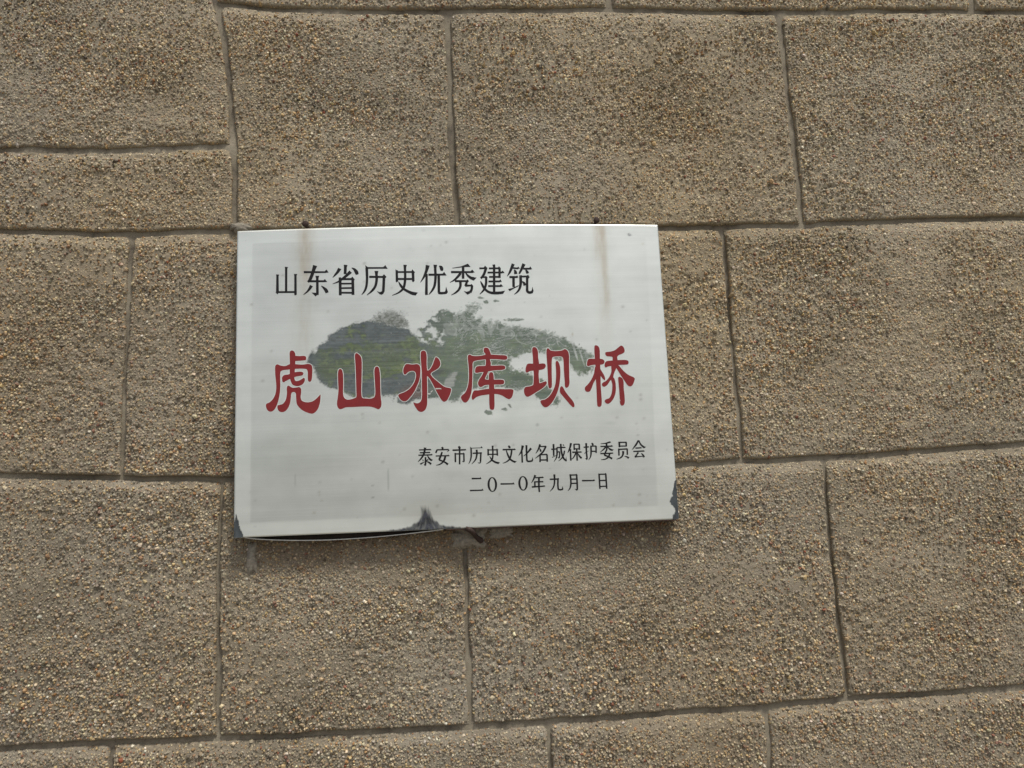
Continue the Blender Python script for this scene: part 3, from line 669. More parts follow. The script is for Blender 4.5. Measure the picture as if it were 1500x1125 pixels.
# ---------------------------------------------------------------- lettering
# one line per character: colour | strokes; coordinates and widths in 1/20 mm on the plaque's face
GLYPHS = """r|R-4542 747 -4492 783 -4434 759 -4397 687 -4392 574 -4396 387 -4410 163 -4419 15 -4392 -70 -4311 -72 -4221 -28 -4163 7 -4136 -31 -4149 -105 -4203 -177 -4293 -216 -4392 -213 -4473 -169 -4518 -75 -4542 18 -4542 391 -4549 616;R-4437 617 -4292 618 -4129 612 -4097 566 -4111 501 -4184 490 -4401 481 -4446 482;R-4942 309 -4933 365 -4888 405 -4780 364 -4654 353 -4555 395 -4473 408 -4365 390 -4184 377 -4039 392 -3958 356 -3934 281 -3937 94 -3950 -36 -3977 -100 -4013 -112 -4049 -80 -4058 42 -4061 172 -4085 238 -4148 257 -4419 261 -4582 247 -4744 229 -4789 202 -4801 119 -4797 -160 -4805 -345 -4832 -528 -4876 -693 -4947 -837 -5018 -896 -5098 -893 -5152 -840 -5183 -747 -5171 -684 -5082 -640 -4993 -551 -4931 -415 -4908 -249 -4914 -101 -4936 104;R-4752 -13 -4752 34 -4698 97 -4581 112 -4473 156 -4221 177 -4175 138 -4194 83 -4293 58 -4419 33 -4545 -19 -4653 -71 -4707 -103 -4743 -78;R-4626 -276 -4608 -212 -4572 -200 -4473 -258 -4365 -256 -4284 -249 -4239 -297 -4236 -399 -4249 -528 -4222 -621 -4114 -670 -3988 -669 -3880 -622 -3771 -524 -3717 -470 -3714 -544 -3733 -710 -3791 -874 -3881 -972 -3944 -994 -4079 -957 -4222 -879 -4312 -784 -4356 -709 -4374 -542 -4380 -431 -4410 -386 -4473 -384 -4505 -437 -4513 -538 -4536 -685 -4598 -830 -4679 -910 -4759 -924 -4831 -896 -4872 -812 -4870 -739 -4813 -722 -4733 -697 -4661 -607 -4631 -498 -4620 -387
r|R-3237 130 -3218 204 -3181 228 -3136 206 -3106 108 -3096 -61 -3098 -285 -3104 -452 -3079 -573 -3007 -631 -2899 -629 -2799 -600 -2753 -574 -2747 -407 -2752 -34 -2761 342 -2766 634 -2726 657 -2666 621 -2612 554 -2589 469 -2595 -38 -2605 -523 -2581 -598 -2481 -619 -2336 -624 -2262 -589 -2232 -497 -2235 -236 -2247 45 -2245 177 -2213 251 -2173 265 -2125 230 -2100 116 -2090 -53 -2087 -427 -2077 -650 -2065 -762 -2085 -873 -2149 -930 -2231 -896 -2357 -855 -2557 -843 -2810 -846 -3046 -852 -3146 -891 -3209 -889 -3259 -826 -3274 -724 -3251 -558 -3231 -355 -3239 -113
r|R-966 557 -949 651 -893 678 -829 652 -800 552 -804 287 -796 117 -804 -52 -804 -372 -813 -708 -824 -857 -878 -985 -971 -1041 -1062 -1016 -1133 -921 -1177 -836 -1194 -767 -1130 -791 -1057 -793 -992 -740 -961 -629 -953 -274 -946 8 -958 291;R-1456 117 -1439 210 -1382 303 -1317 311 -1198 294 -1068 302 -1014 274 -982 198 -986 28 -1014 -140 -1082 -307 -1178 -491 -1292 -637 -1385 -724 -1468 -730 -1558 -666 -1605 -553 -1564 -521 -1435 -474 -1305 -394 -1192 -266 -1124 -118 -1108 13 -1138 89 -1220 114 -1313 84 -1406 12 -1439 32;R-833 99 -740 125 -654 245 -594 395 -546 483 -473 439 -429 343 -429 258 -480 174 -574 111 -668 57 -725 -17 -818 -52;R-826 24 -724 21 -653 -76 -509 -211 -328 -358 -149 -419 -157 -504 -217 -652 -284 -752 -358 -778 -422 -729 -483 -625 -553 -492 -640 -302 -728 -130
r|R790 655 805 702 853 720 918 699 962 621 989 506 965 449 961 354 981 278 970 202 913 71 852 -60 802 -172 866 -193 1295 -209 1331 -244 1318 -320 1262 -341 1047 -340 898 -341 786 -351 673 -399 627 -375 598 -298 624 -205 702 -94 762 18 813 149 837 282 840 377 828 549 795 588;R338 447 349 504 397 532 461 497 573 483 741 494 855 519 1004 515 1229 496 1416 472 1448 427 1430 370 1373 354 1149 376 962 383 700 371 549 347 483 310 468 159 446 -219 426 -444 387 -612 317 -759 251 -817 195 -812 142 -754 113 -659 156 -605 232 -541 301 -403 344 -216 357 67 347 314;R530 63 552 157 600 193 750 199 918 203 1105 198 1339 192 1380 152 1367 96 1287 70 1137 64 987 50 837 25 687 20 575 4 534 15;R919 -24 967 16 1022 -5 1042 -85 1045 -236 1048 -425 1042 -707 1028 -987 1002 -1039 955 -1045 910 -1021 894 -946 897 -608 902 -326 905 -156;R411 -706 420 -613 484 -493 595 -487 763 -463 931 -450 1117 -461 1340 -475 1573 -497 1569 -591 1517 -721 1450 -761 1386 -740 1277 -667 1167 -620 1037 -603 851 -616 664 -639 533 -682 456 -745 423 -740
r|R2153 628 2171 685 2218 699 2274 673 2312 585 2314 394 2330 240 2321 50 2305 -83 2313 -311 2327 -425 2147 -458 2152 -268 2168 -79 2158 112 2163 398;R1940 42 1957 136 2008 221 2121 227 2272 213 2479 217 2515 168 2492 93 2434 56 2311 35 2169 26 2055 10 1978 -30 1945 -6;R1871 -544 1884 -469 1923 -432 2074 -408 2151 -373 2283 -348 2398 -314 2502 -288 2523 -327 2488 -402 2390 -484 2255 -565 2100 -654 1986 -708 1930 -700 1886 -639;R2554 588 2572 640 2610 654 2668 595 2743 574 2894 570 3009 586 3077 619 3151 573 3187 466 3178 178 3164 -203 3158 -374 3116 -468 3058 -489 3028 -446 3026 -294 3020 -8 3022 279 3008 375 2962 405 2810 409 2724 392 2696 307 2677 2 2668 -284 2654 -454 2615 -494 2574 -480 2558 -394 2559 -90 2556 234;R2796 227 2813 269 2846 287 2887 234 2918 109 2919 -63 2893 -290 2840 -516 2733 -759 2613 -925 2496 -1015 2421 -1013 2358 -954 2316 -849 2346 -818 2450 -797 2566 -716 2677 -568 2751 -400 2785 -211 2798 36;R2875 -555 2895 -470 2934 -438 2974 -473 3025 -579 3130 -733 3218 -849 3265 -954 3261 -1030 3227 -1042 3155 -979 3049 -844 2943 -708 2887 -631
r|R3924 660 3941 699 3989 703 4048 657 4071 560 4062 310 4058 79 4054 -150 4042 -417 4044 -702 4045 -892 4022 -1023 3973 -1056 3917 -1035 3907 -944 3911 -641 3911 -318 3906 -146 3921 122 3914 391;R3683 186 3714 290 3757 322 3909 314 4138 298 4188 239 4168 172 4109 145 3938 144 3804 134 3717 108 3686 128;R3926 102 4048 80 4020 -73 3914 -261 3842 -373 3776 -523 3724 -607 3666 -624 3610 -609 3582 -546 3594 -489 3678 -406 3781 -276 3866 -107;R4019 61 4098 -56 4149 -153 4178 -249 4163 -306 4123 -276 4052 -179 3999 -110;R4222 440 4235 494 4303 506 4419 522 4517 558 4628 642 4697 679 4756 635 4785 551 4771 483 4701 437 4603 401 4562 354 4563 219 4476 202 4422 252 4424 348 4352 369 4257 385;R4183 95 4198 191 4249 237 4402 252 4556 262 4833 250 4875 210 4859 138 4777 121 4585 118 4412 98 4278 83 4209 56;R4385 128 4528 124 4502 9 4437 -123 4401 -237 4310 -329 4227 -441 4138 -492 4092 -472 4072 -418 4108 -371 4196 -326 4298 -214 4364 -63;R4335 -235 4411 -227 4454 -315 4469 -468 4452 -657 4395 -808 4312 -919 4223 -977 4158 -956 4124 -894 4165 -848 4262 -813 4325 -711 4359 -560 4366 -407;R4462 126 4567 123 4691 -25 4836 -163 5020 -270 5005 -350 4940 -472 4880 -505 4815 -478 4737 -361 4642 -205 4539 -11;R4547 -279 4554 -237 4593 -219 4658 -254 4694 -341 4691 -550 4701 -779 4694 -950 4657 -1024 4599 -1041 4559 -983 4556 -813 4554 -546
b|S-4883 2959 71 -4887 2907 54 -4886 2440 65;S-4641 3173 75 -4648 3120 54 -4649 2448 54;S-4390 2963 77 -4393 2910 54 -4391 2371 58;S-4921 2450 45 -4359 2442 45;P-4940 2442 -4896 2480 -4846 2440 -4883 2382;P-4428 2385 -4359 2396 -4359 2364 -4409 2341
b|C-3849 3197 103 -3887 3085 80 -3938 2921 77 -4005 2757 71;S-4164 3011 54 -3541 2999 41;P-3598 3013 -3534 3076 -3475 2984 -3598 2980;P-4073 2745 -4033 2791 -3983 2763 -4021 2692;S-4033 2744 52 -3568 2735 46;P-3631 2749 -3580 2801 -3515 2710 -3631 2713;S-3791 2898 90 -3791 2825 58 -3789 2410 62 -3802 2345 77;P-3952 2417 -3821 2404 -3783 2358 -3840 2300 -3884 2347;C-3952 2618 77 -4008 2520 58 -4084 2430 36 -4172 2360 10;C-3682 2605 13 -3607 2538 54 -3550 2471 80 -3522 2398 71
b|C-3167 3098 83 -3225 2999 65 -3295 2915 44 -3365 2834 10;S-3002 3201 90 -3011 3128 67 -3020 2929 65;C-2864 2999 84 -2967 2901 67 -3081 2804 58 -3209 2714 39 -3367 2652 10;C-2838 3111 15 -2762 3063 58 -2706 2983 88 -2682 2909 65;S-3167 2839 52 -3160 2766 65 -3159 2318 65;S-3170 2786 49 -2803 2782 49;P-2860 2807 -2822 2855 -2753 2771 -2785 2712 -2823 2733;S-2810 2772 65 -2805 2323 65;S-3133 2656 41 -2830 2650 41;S-3134 2525 41 -2831 2524 41;S-3136 2394 44 -2827 2383 44
b|P-2458 3184 -2387 3123 -1954 3115 -1895 3173 -1831 3061 -2387 3070 -2445 3064;C-2416 3097 65 -2413 2764 58 -2439 2540 54 -2491 2415 44 -2568 2316 10;C-2146 3005 93 -2148 2918 65 -2144 2759 62 -2185 2561 59 -2276 2431 52 -2423 2305 10;S-2352 2836 54 -1939 2825 49;P-1983 2849 -1938 2908 -1869 2826 -1912 2768 -1959 2768;C-1940 2808 65 -1954 2556 62 -1966 2398 65;P-2149 2417 -2061 2386 -1991 2418 -1934 2397 -1967 2332 -2024 2306 -2068 2327
b|C-1341 3170 85 -1347 3090 62 -1346 2809 59 -1370 2584 59 -1417 2465 58 -1534 2362 39 -1720 2280 13;S-1579 3014 58 -1579 2681 58;S-1586 2961 44 -1126 2954 44;P-1616 3044 -1541 2989 -1548 2933 -1606 2934;P-1163 2979 -1143 3035 -1068 2944 -1095 2898 -1146 2912;S-1126 2952 65 -1121 2685 59;P-1157 2686 -1093 2698 -1100 2671 -1132 2652;S-1577 2758 49 -1130 2749 49;P-1610 2695 -1555 2707 -1563 2674 -1598 2658;C-1534 2680 13 -1479 2573 52 -1392 2465 59 -1266 2383 65 -1140 2327 80 -1051 2312 77;P-1075 2359 -1001 2351 -1064 2262 -1115 2287
b|C-704 3144 97 -740 2998 71 -808 2825 54 -921 2641 10;S-742 2891 52 -763 2319 67 -760 2272 65;C-491 3154 88 -496 3060 65 -495 2766 62 -533 2526 59 -601 2395 46 -700 2278 10;C-383 3118 19 -332 3077 77 -312 3009 77 -318 2969 45;S-692 2863 54 -242 2858 49;P-306 2875 -246 2941 -178 2829 -307 2831;S-403 2844 62 -410 2331 62;C-423 2338 65 -385 2321 65 -308 2316 58 -193 2327 58;P-203 2506 -156 2339 -193 2300 -256 2335 -229 2387
b|P-23 3051 237 3093 433 3170 508 3070 313 3064 2 3034;S295 3085 62 283 2723 59;S-53 2928 57 567 2916 46;P490 2933 551 2993 619 2901 489 2896;C218 2898 65 150 2806 59 44 2701 46 -94 2621 10;C360 2896 26 422 2814 52 510 2745 71 586 2717 90;P562 2764 668 2753 585 2663 508 2705;S49 2661 52 403 2654 44;P372 2674 405 2707 449 2653 415 2613;C203 2645 62 199 2511 59 151 2406 54 58 2321 41 -66 2253 10;C390 2641 52 362 2561 58 347 2508 65;S335 2522 58 502 2521 41;P471 2539 517 2569 564 2510 533 2471;C528 2511 58 511 2398 58 463 2319 71;P291 2365 367 2341 458 2366 469 2292 390 2254
b|S752 3022 46 928 3022 44;P883 3053 920 3100 990 3024 955 2985 894 2999;C940 3012 65 883 2858 62 821 2752 62;P762 2754 809 2793 867 2765 806 2699;S802 2759 45 931 2761 39;P899 2771 933 2801 982 2742 953 2710;C937 2750 54 924 2549 57 860 2391 49 739 2260 13;C772 2646 13 814 2552 49 868 2444 58 955 2349 58 1057 2300 62 1212 2287 71 1394 2299 67;P1369 2340 1461 2354 1405 2265 1353 2267;S1166 3129 67 1176 3068 59 1148 2311 59;S1025 3017 44 1318 3014 44;P1286 3039 1314 3076 1363 3017 1355 2984;S1331 3025 57 1317 2729 54;S982 2894 44 1404 2889 44;P1365 2903 1419 2945 1468 2874 1364 2865;S1022 2766 44 1334 2760 44;S998 2632 44 1329 2628 44;P1290 2642 1344 2688 1380 2610 1289 2609;S986 2497 44 1362 2490 44;P1304 2508 1352 2551 1413 2475 1303 2472
b|C1727 3138 77 1669 3005 65 1612 2884 49 1536 2772 10;S1709 3017 44 1865 2998 44;P1820 3015 1867 3055 1917 2993 1819 2986;C1746 2969 19 1776 2908 65 1786 2834 77;C2034 3133 84 1969 2999 65 1884 2839 39;S2008 2987 46 2231 2987 46;P2166 3002 2214 3055 2262 2966 2164 2968;C2072 2956 26 2109 2902 65 2133 2847 65;S1600 2750 54 1828 2746 46;P1783 2767 1824 2797 1860 2732 1781 2726;S1716 2728 62 1709 2453 62;P1547 2396 1685 2433 1864 2510 1842 2470 1709 2406 1590 2335;C1921 2798 65 1910 2529 65 1865 2383 52 1796 2297 36 1715 2236 10;S1907 2757 44 2142 2759 46;P2091 2781 2138 2809 2180 2732 2139 2688 2100 2706;C2108 2740 59 2096 2472 59 2096 2324 62 2147 2286 65 2252 2301 58;P2243 2455 2276 2320 2238 2281 2194 2319 2226 2362;C1953 2615 19 2009 2567 58 2032 2493 65
b|C-905 -2024 62 -916 -2089 47 -949 -2207 45 -1026 -2324 33 -1112 -2410 8;S-1072 -2083 27 -752 -2083 29;P-782 -2084 -755 -2065 -733 -2100 -783 -2106;S-1052 -2159 27 -774 -2162 29;P-814 -2157 -783 -2141 -764 -2176 -814 -2177;S-1093 -2227 29 -726 -2227 29;P-756 -2219 -730 -2197 -701 -2234 -756 -2239;C-846 -2246 15 -803 -2322 39 -740 -2379 43;P-759 -2354 -700 -2356 -731 -2399 -770 -2373;S-901 -2284 37 -905 -2458 39 -912 -2512 35;P-950 -2471 -906 -2477 -907 -2525 -932 -2521;P-992 -2340 -948 -2367 -973 -2396;C-833 -2351 29 -869 -2379 25 -899 -2398 12;P-1059 -2452 -939 -2407 -929 -2417 -1020 -2483 -1044 -2482;C-879 -2404 10 -811 -2431 36 -753 -2483 43
b|C-447 -2025 41 -431 -2061 50 -439 -2086 21;S-594 -2098 29 -270 -2100 29;P-294 -2081 -270 -2082 -244 -2127 -317 -2175 -286 -2121;C-584 -2101 36 -600 -2140 37 -621 -2179 35;C-446 -2160 36 -489 -2274 43 -536 -2371 41;C-536 -2371 37 -433 -2415 33 -355 -2458 39 -297 -2509 50;S-623 -2264 25 -260 -2267 29;P-299 -2255 -279 -2236 -240 -2277 -300 -2282;C-360 -2273 45 -392 -2377 45 -454 -2454 35 -535 -2501 25 -620 -2516 10
b|C7 -2021 37 33 -2067 54 24 -2107 25;S-161 -2123 37 193 -2123 31;P153 -2118 189 -2096 223 -2134 153 -2141;S33 -2132 37 21 -2516 35;S-89 -2198 35 -91 -2452 37;S-95 -2228 27 150 -2231 29;P115 -2215 136 -2198 175 -2232 149 -2256;S145 -2236 33 144 -2416 35 138 -2451 31;P79 -2422 123 -2430 155 -2426 127 -2467
b|P322 -2040 361 -2074 611 -2075 635 -2039 671 -2092 360 -2094 330 -2093;C346 -2076 35 343 -2306 35 314 -2425 27 267 -2513 8;C499 -2131 47 500 -2261 39 460 -2400 33 351 -2518 8;S386 -2225 31 626 -2226 31;P597 -2215 619 -2195 648 -2229 620 -2251;C611 -2230 35 602 -2355 35 593 -2465 37;P508 -2469 552 -2488 613 -2455 601 -2500 551 -2518
b|C942 -2036 47 940 -2086 37 940 -2267 35 915 -2406 35 848 -2474 27 745 -2532 8;S815 -2127 37 809 -2302 37;S809 -2150 25 1065 -2154 27;P796 -2111 830 -2138 814 -2157;P1041 -2140 1057 -2113 1095 -2157 1065 -2171;S1060 -2156 37 1062 -2316 35;S810 -2270 27 1061 -2276 27;C848 -2324 10 909 -2426 37 997 -2489 43 1091 -2521 45;P1072 -2497 1125 -2494 1096 -2538
b|C1376 -2051 31 1405 -2098 50 1405 -2125 31;S1211 -2156 35 1553 -2160 31;P1513 -2157 1549 -2130 1578 -2174 1512 -2177;C1311 -2180 21 1346 -2291 37 1402 -2414 41 1480 -2477 41 1549 -2509 45;P1535 -2484 1590 -2483 1553 -2524;C1462 -2180 39 1436 -2315 39 1391 -2423 35 1308 -2490 27 1201 -2529 8
b|C1772 -2060 60 1741 -2185 43 1708 -2254 33 1644 -2337 8;S1740 -2215 35 1739 -2531 37;C2001 -2144 52 1915 -2241 35 1852 -2304 25 1779 -2357 8;C1873 -2053 45 1868 -2280 39 1869 -2486 39;C1866 -2481 39 1904 -2500 39 1964 -2499 37 2026 -2486 37;P2022 -2386 2048 -2472 2015 -2506 2001 -2475
b|C2253 -2046 47 2213 -2151 39 2169 -2230 27 2120 -2294 8;S2245 -2107 25 2392 -2107 29;P2378 -2096 2401 -2082 2436 -2113 2401 -2142;C2407 -2117 41 2330 -2246 39 2235 -2333 33 2099 -2429 8;C2238 -2162 12 2256 -2203 37 2264 -2249 35;S2240 -2333 33 2230 -2534 37;S2235 -2333 27 2437 -2330 31;P2412 -2319 2428 -2308 2457 -2341;S2432 -2335 37 2430 -2531 37;S2238 -2476 31 2430 -2481 31
b|S2625 -2049 45 2617 -2377 37;S2555 -2195 31 2698 -2188 27;P2563 -2405 2627 -2387 2705 -2345 2704 -2360 2637 -2398 2579 -2428;C2715 -2148 35 2711 -2330 37 2686 -2430 29 2615 -2536 8;S2715 -2153 29 2933 -2151 29;P2903 -2147 2935 -2131 2965 -2165 2902 -2173;S2724 -2275 25 2785 -2267 27;C2785 -2262 29 2777 -2393 29 2756 -2442 35;P2716 -2426 2778 -2413 2755 -2457;P2877 -2063 2922 -2080 2920 -2110 2895 -2104;C2827 -2051 41 2832 -2243 41 2865 -2396 41 2906 -2478 39 2965 -2530 31;P2961 -2399 2974 -2541 2935 -2519;C2924 -2242 31 2892 -2357 33 2816 -2465 23 2742 -2522 8
b|C3115 -2040 52 3083 -2155 41 3049 -2235 33 3009 -2309 8;S3091 -2206 35 3084 -2523 37;S3197 -2068 35 3196 -2235 33;S3190 -2073 27 3337 -2078 29;P3186 -2052 3215 -2069 3199 -2088;P3317 -2072 3338 -2058 3363 -2082 3341 -2103;S3342 -2078 35 3339 -2235 35;S3193 -2202 27 3335 -2207 27;S3137 -2295 35 3387 -2297 29;P3356 -2291 3383 -2272 3411 -2308 3355 -2308;S3264 -2217 35 3262 -2530 35;C3244 -2302 31 3198 -2391 29 3144 -2460 21 3101 -2489 10;C3284 -2314 10 3330 -2406 37 3387 -2469 43;P3368 -2443 3409 -2451 3382 -2479
b|S3538 -2054 45 3532 -2282 39 3540 -2464 39 3533 -2504 37;P3479 -2470 3524 -2479 3555 -2485 3527 -2526;S3460 -2168 29 3608 -2161 31;P3466 -2335 3508 -2306 3603 -2264 3597 -2276 3529 -2312 3481 -2349;C3691 -2055 21 3720 -2096 47 3723 -2127 25;S3650 -2144 27 3809 -2145 27;P3789 -2134 3810 -2128 3834 -2156 3807 -2175;C3666 -2145 39 3662 -2307 37 3639 -2437 29 3578 -2526 8;S3809 -2150 37 3803 -2337 33;S3663 -2285 27 3805 -2292 29
b|P3938 -2081 4072 -2065 4187 -2029 4218 -2030 4239 -2058 4195 -2077 4070 -2096 3947 -2098;S4107 -2087 43 4111 -2183 41 4106 -2264 35;S3931 -2162 27 4261 -2163 31;P4226 -2152 4253 -2129 4293 -2174 4224 -2177;C4086 -2172 37 4021 -2241 31 3914 -2323 8;C4132 -2174 12 4185 -2237 39 4254 -2275 45;P4235 -2254 4307 -2253 4258 -2300;C4107 -2254 35 4067 -2324 37 4031 -2408 37;C4026 -2403 33 4131 -2447 37 4245 -2512 45;S3920 -2359 29 4270 -2359 29;P4240 -2350 4271 -2336 4290 -2367;C4182 -2368 39 4141 -2458 35 4056 -2515 27 3932 -2529 14
b|S4468 -2053 41 4466 -2201 37;S4457 -2065 29 4658 -2070 29;P4449 -2041 4483 -2059 4467 -2079;P4638 -2059 4657 -2045 4688 -2071 4666 -2096;S4663 -2070 39 4660 -2187 35;S4466 -2170 27 4661 -2174 27;S4444 -2236 35 4439 -2433 35;S4430 -2260 33 4682 -2256 31;P4657 -2243 4683 -2234 4702 -2255;S4682 -2254 35 4674 -2421 33;C4565 -2311 52 4554 -2402 41 4498 -2481 33 4367 -2532 10;C4592 -2454 10 4663 -2476 33 4711 -2514 50
b|C5016 -2026 37 4941 -2141 41 4885 -2210 31 4817 -2281 8;C5021 -2032 35 5066 -2135 35 5123 -2198 43 5172 -2236 47;P5144 -2199 5215 -2212 5176 -2256;S4914 -2242 31 5074 -2237 29;P5044 -2231 5071 -2215 5101 -2250 5042 -2251;S4847 -2331 29 5156 -2330 31;P5125 -2320 5152 -2309 5176 -2343 5124 -2341;C4989 -2361 35 4932 -2435 33 4888 -2485 37;P4873 -2474 4910 -2465 5126 -2463 5120 -2485 4908 -2500 4896 -2517;C5069 -2390 15 5117 -2442 39 5144 -2504 41
b|S337 -2914 37 575 -2920 29;P546 -2914 575 -2878 607 -2934 545 -2936;S278 -3236 31 614 -3239 29;P584 -3233 617 -3196 653 -3250 584 -3250
b|O893 -3096 132 201 60 27
b|S1118 -3090 35 1468 -3098 29;P1438 -3092 1467 -3056 1507 -3114 1437 -3115
b|O1736 -3096 132 198 60 27
b|C2082 -2885 52 2048 -2963 39 2015 -3022 29 1967 -3095 8;S2083 -2957 27 2290 -2954 31;P2270 -2947 2286 -2927 2320 -2968 2269 -2972;S2059 -3053 35 2060 -3193 35;S2063 -3068 29 2294 -3072 31;P2255 -3066 2280 -3050 2304 -3087;S1972 -3204 35 2329 -3193 29;P2299 -3187 2325 -3173 2351 -3204;S2179 -2963 43 2168 -3197 39 2173 -3351 35
b|C2608 -2884 47 2608 -3014 39 2592 -3163 35 2547 -3261 29 2462 -3347 8;S2474 -3014 33 2706 -3015 33;P2686 -3007 2708 -2978 2739 -3014 2715 -3033;C2703 -3018 39 2693 -3167 37 2697 -3297 37;C2695 -3291 37 2726 -3306 35 2777 -3308 33 2828 -3297 33;P2814 -3211 2843 -3287 2812 -3316 2798 -3290
b|C3049 -2898 41 3057 -3094 37 3042 -3223 35 3013 -3291 27 2960 -3349 8;S3043 -2921 29 3221 -2920 29;P3030 -2888 3069 -2912 3047 -2933;P3195 -2914 3217 -2885 3256 -2926 3239 -2945;C3225 -2925 39 3228 -3150 39 3224 -3319 39;P3145 -3296 3189 -3308 3240 -3300 3233 -3340 3202 -3353;S3063 -3032 29 3214 -3035 29;S3066 -3149 29 3218 -3150 29
b|S3364 -3085 35 3703 -3093 29;P3668 -3087 3700 -3053 3736 -3101 3667 -3107
b|S3851 -2913 39 3852 -3329 35;S3845 -2928 27 4044 -2930 29;P3834 -2894 3876 -2922 3850 -2938;P4014 -2921 4031 -2892 4066 -2931 4037 -2955;S4038 -2935 39 4043 -3331 35;S3860 -3099 29 4038 -3101 29;S3866 -3264 29 4039 -3261 29"""
def cat(P, closed, k=5):
    P = [np.array(p, float) for p in P]; n = len(P); out = []
    rng_ = range(n) if closed else range(n - 1)
    for i in rng_:
        p1, p2 = P[i], P[(i + 1) % n]
        p0 = P[i - 1] if (closed or i > 0) else 2 * p1 - p2
        p3 = P[(i + 2) % n] if (closed or i + 2 < n) else 2 * p2 - p1
        d1 = max(np.linalg.norm((p2 - p1)[:2]) ** 0.5, 1e-4); d0 = max(np.linalg.norm((p1 - p0)[:2]) ** 0.5, 1e-4); d2 = max(np.linalg.norm((p3 - p2)[:2]) ** 0.5, 1e-4)
        m1 = (p1 - p0) / d0 - (p2 - p0) / (d0 + d1) + (p2 - p1) / d1
        m2 = (p2 - p1) / d1 - (p3 - p1) / (d1 + d2) + (p3 - p2) / d2
        m1, m2 = m1 * d1, m2 * d1
        for s in range(k):
            t = s / k
            out.append((2 * t ** 3 - 3 * t ** 2 + 1) * p1 + (t ** 3 - 2 * t ** 2 + t) * m1 + (-2 * t ** 3 + 3 * t ** 2) * p2 + (t ** 3 - t ** 2) * m2)
    if not closed: out.append(P[-1])
    return out
def area2(P):
    return sum(P[i][0] * P[(i + 1) % len(P)][1] - P[(i + 1) % len(P)][0] * P[i][1] for i in range(len(P)))
def build_glyph(line):
    kind, body = line.split('|')
    polys = []; grow = []
    for s in body.split(';'):
        t = s[0]; v = [int(q) / 20.0 for q in s[1:].split()]
        if t in 'RP':
            P = [(v[i], v[i + 1]) for i in range(0, len(v), 2)]
            if t == 'R': P = [tuple(p) for p in cat(P, True, 4)]
            if area2(P) < 0: P = P[::-1]
            polys.append(('F', P))
        elif t in 'SC':
            P = [(v[i], v[i + 1], v[i + 2]) for i in range(0, len(v), 3)]
            if t == 'C': P = cat(P, False, 5)
            polys.append(('W', [tuple(p) for p in P]))
        else:
            cx, cz, rx, rz, wx, wz = v
            polys.append(('O', (cx, cz, rx, rz, wx, wz)))
    return kind, polys
def glyph_mesh(name, polys, mat, lift0, grow=0.0):
    Vs, Fs = [], []; lift = lift0
    def put(x, z):
        Vs.append((x / 1000, float(bulge(np.array(x / 1000), np.array(z / 1000))) - lift / 1000, z / 1000)); return len(Vs) - 1
    for t, P in polys:
        lift += 0.009
        if t == 'F':
            if grow:
                n = len(P); Q = []
                for i in range(n):
                    a, b = np.array(P[i - 1]), np.array(P[(i + 1) % n]); d = b - a; L = max(np.linalg.norm(d), 1e-6)
                    Q.append((P[i][0] + d[1] / L * grow, P[i][1] - d[0] / L * grow))
                P = Q
            Fs.append([put(*p) for p in P])
        elif t == 'W':
            n = len(P); A, Bq = [], []
            for i in range(n):
                a, b = np.array(P[max(i - 1, 0)][:2]), np.array(P[min(i + 1, n - 1)][:2]); d = (b - a) / max(np.linalg.norm(b - a), 1e-6)
                w = P[i][2] / 2 * 1.16 + 0.08
                A.append(put(P[i][0] + d[1] * w, P[i][1] - d[0] * w)); Bq.append(put(P[i][0] - d[1] * w, P[i][1] + d[0] * w))
            for i in range(n - 1): Fs.append([A[i], A[i + 1], Bq[i + 1], Bq[i]])
        else:
            cx, cz, rx, rz, wx, wz = P; n = 40; A, Bq = [], []
            for i in range(n):
                a = 2 * math.pi * i / n
                A.append(put(cx + rx * math.cos(a), cz + rz * math.sin(a))); Bq.append(put(cx + (rx - wx) * math.cos(a), cz + (rz - wz) * math.sin(a)))
            for i in range(n): Fs.append([A[i], A[(i + 1) % n], Bq[(i + 1) % n], Bq[i]])
    return mesh_py(name, Vs, Fs, mat)
for line in GLYPHS.strip().split('\n'):
    kind, polys = build_glyph(line)
    if kind == 'r':
        o = link('red_character', glyph_mesh('red_character', polys, M_red, 0.22), plaque)
        link('pale_outline', glyph_mesh('pale_outline', polys, M_clear, 0.10, 0.85), o)
    else:
        link('black_character', glyph_mesh('black_character', polys, M_black, 0.12), plaque)
# scrapes through the red paint of the third character
def chip(pts, name='paint_scrape'):
    V_ = [(x / 1000, float(bulge(np.array(x / 1000), np.array(z / 1000))) - 0.00036, z / 1000) for x, z in pts]
    link(name, mesh_py(name, V_, [list(range(len(V_)))], M_chip), plaque)
chip([(-41, -27.2), (-38.5, -26.2), (-36, -26.6), (-35.2, -26.0), (-36, -28.0), (-39, -28.2), (-40, -27.8)])
chip([(-36, -24.8), (-34.5, -23.2), (-33, -22.4), (-32.6, -23.0), (-34, -24.6), (-35.6, -25.6)])
chip([(-30, -20.6), (-27.5, -21.2), (-23, -20.9), (-20.2, -21.4), (-22, -19.8), (-28, -19.4)])
chip([(226.5, -43.8), (228.2, -43.0), (228.6, -45.2), (227.0, -46.2)])

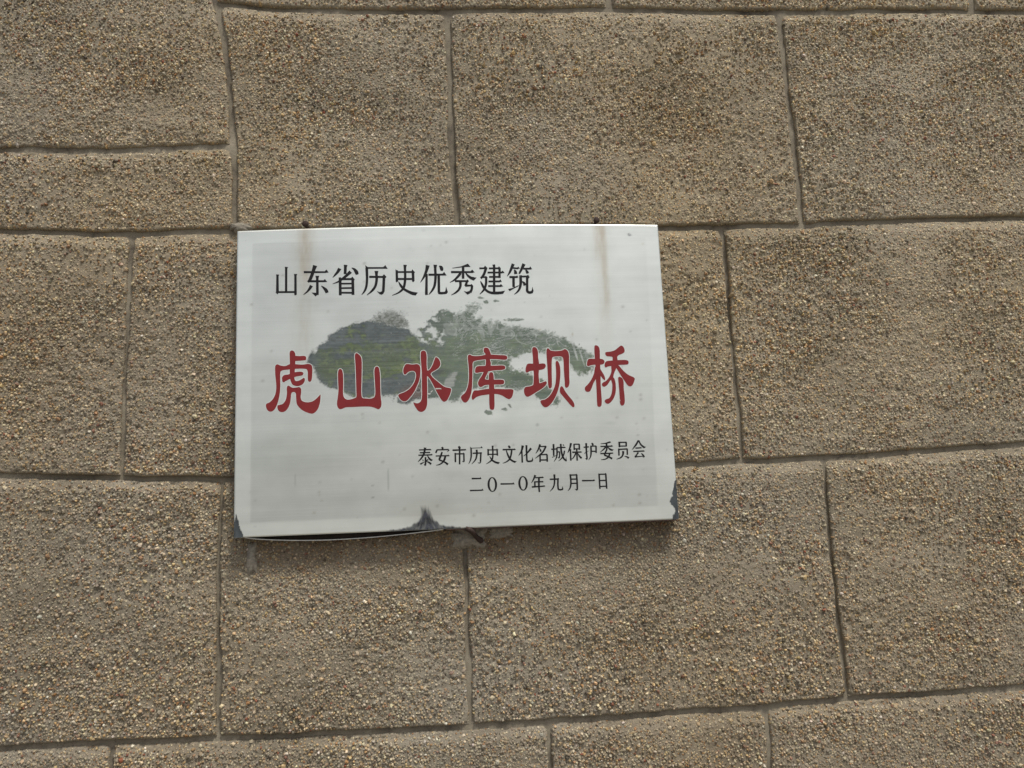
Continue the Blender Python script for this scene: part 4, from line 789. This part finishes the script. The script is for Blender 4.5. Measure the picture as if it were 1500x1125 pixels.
# ---------------------------------------------------------------- nails
def lathe(prof, n=20):
    Vs, Fs = [], []
    for (y, r) in prof:
        for i in range(n):
            a = 2 * math.pi * i / n; Vs.append((r * math.cos(a), y, r * math.sin(a)))
    for k in range(len(prof) - 1):
        for i in range(n): Fs.append([k * n + i, k * n + (i + 1) % n, (k + 1) * n + (i + 1) % n, (k + 1) * n + i])
    Fs.append(list(range(n))[::-1]); Fs.append([(len(prof) - 1) * n + i for i in range(n)])
    return Vs, Fs
def nail(x, z, label):
    r = link('rusty_nail', None, loc=(x, 0, z)); r['label'] = label; r['category'] = 'nail'; r['group'] = 'rusty nails holding the plaque to the wall'
    Vs, Fs = lathe([(-0.0222, 0.0016), (-0.0218, 0.0037), (-0.0202, 0.0046), (-0.0186, 0.0046), (-0.0180, 0.0038)])
    link('nail_head', mesh_py('nail_head', Vs, Fs, M_rust, True), r)
    Vs, Fs = lathe([(-0.0179, 0.0021), (0.004, 0.0021)], 12)
    link('nail_shank', mesh_py('nail_shank', Vs, Fs, M_rust, True), r)
nail(-0.1930, 2.0492, 'rusty round nail head above the left end of the plaque top edge')
nail(0.2250, 2.0485, 'rusty round nail head above the right end of the plaque top edge')
# bent wire hook under the plaque
def tube(path, rad_, n=8):
    Vs, Fs = [], []; m = len(path)
    for k in range(m):
        a, b = Vector(path[max(k - 1, 0)]), Vector(path[min(k + 1, m - 1)]); t = (b - a).normalized()
        s = t.orthogonal().normalized(); q = t.cross(s)
        s = Vector((1, 0, 0)) - t * t.x
        s = s.normalized() if s.length > 0.2 else t.orthogonal().normalized(); q = t.cross(s)
        rr = rad_[k] if isinstance(rad_, (list, tuple)) else rad_
        for i in range(n):
            an = 2 * math.pi * i / n; Vs.append(tuple(Vector(path[k]) + s * (rr * math.cos(an)) + q * (rr * math.sin(an))))
    for k in range(m - 1):
        for i in range(n): Fs.append([k * n + i, k * n + (i + 1) % n, (k + 1) * n + (i + 1) % n, (k + 1) * n + i])
    Fs.append(list(range(n))[::-1]); Fs.append([(m - 1) * n + i for i in range(n)])
    return Vs, Fs
hk = link('rusty_hook', None, loc=(0.0265, 0, 1.612)); hk['label'] = 'bent rusty iron hook gripping the middle of the plaque bottom edge'; hk['category'] = 'hook'
Vs, Fs = tube([(-0.006, -0.0272, 0.0020), (-0.001, -0.0262, -0.0005), (0.004, -0.020, -0.004), (0.006, -0.013, -0.008), (0.010, -0.009, -0.012), (0.014, -0.005, -0.0155), (0.016, 0.004, -0.018)], [0.0030, 0.0036, 0.0038, 0.0034, 0.0034, 0.0044, 0.0036])
link('bent_shank', mesh_py('bent_shank', Vs, Fs, M_rust, True), hk)
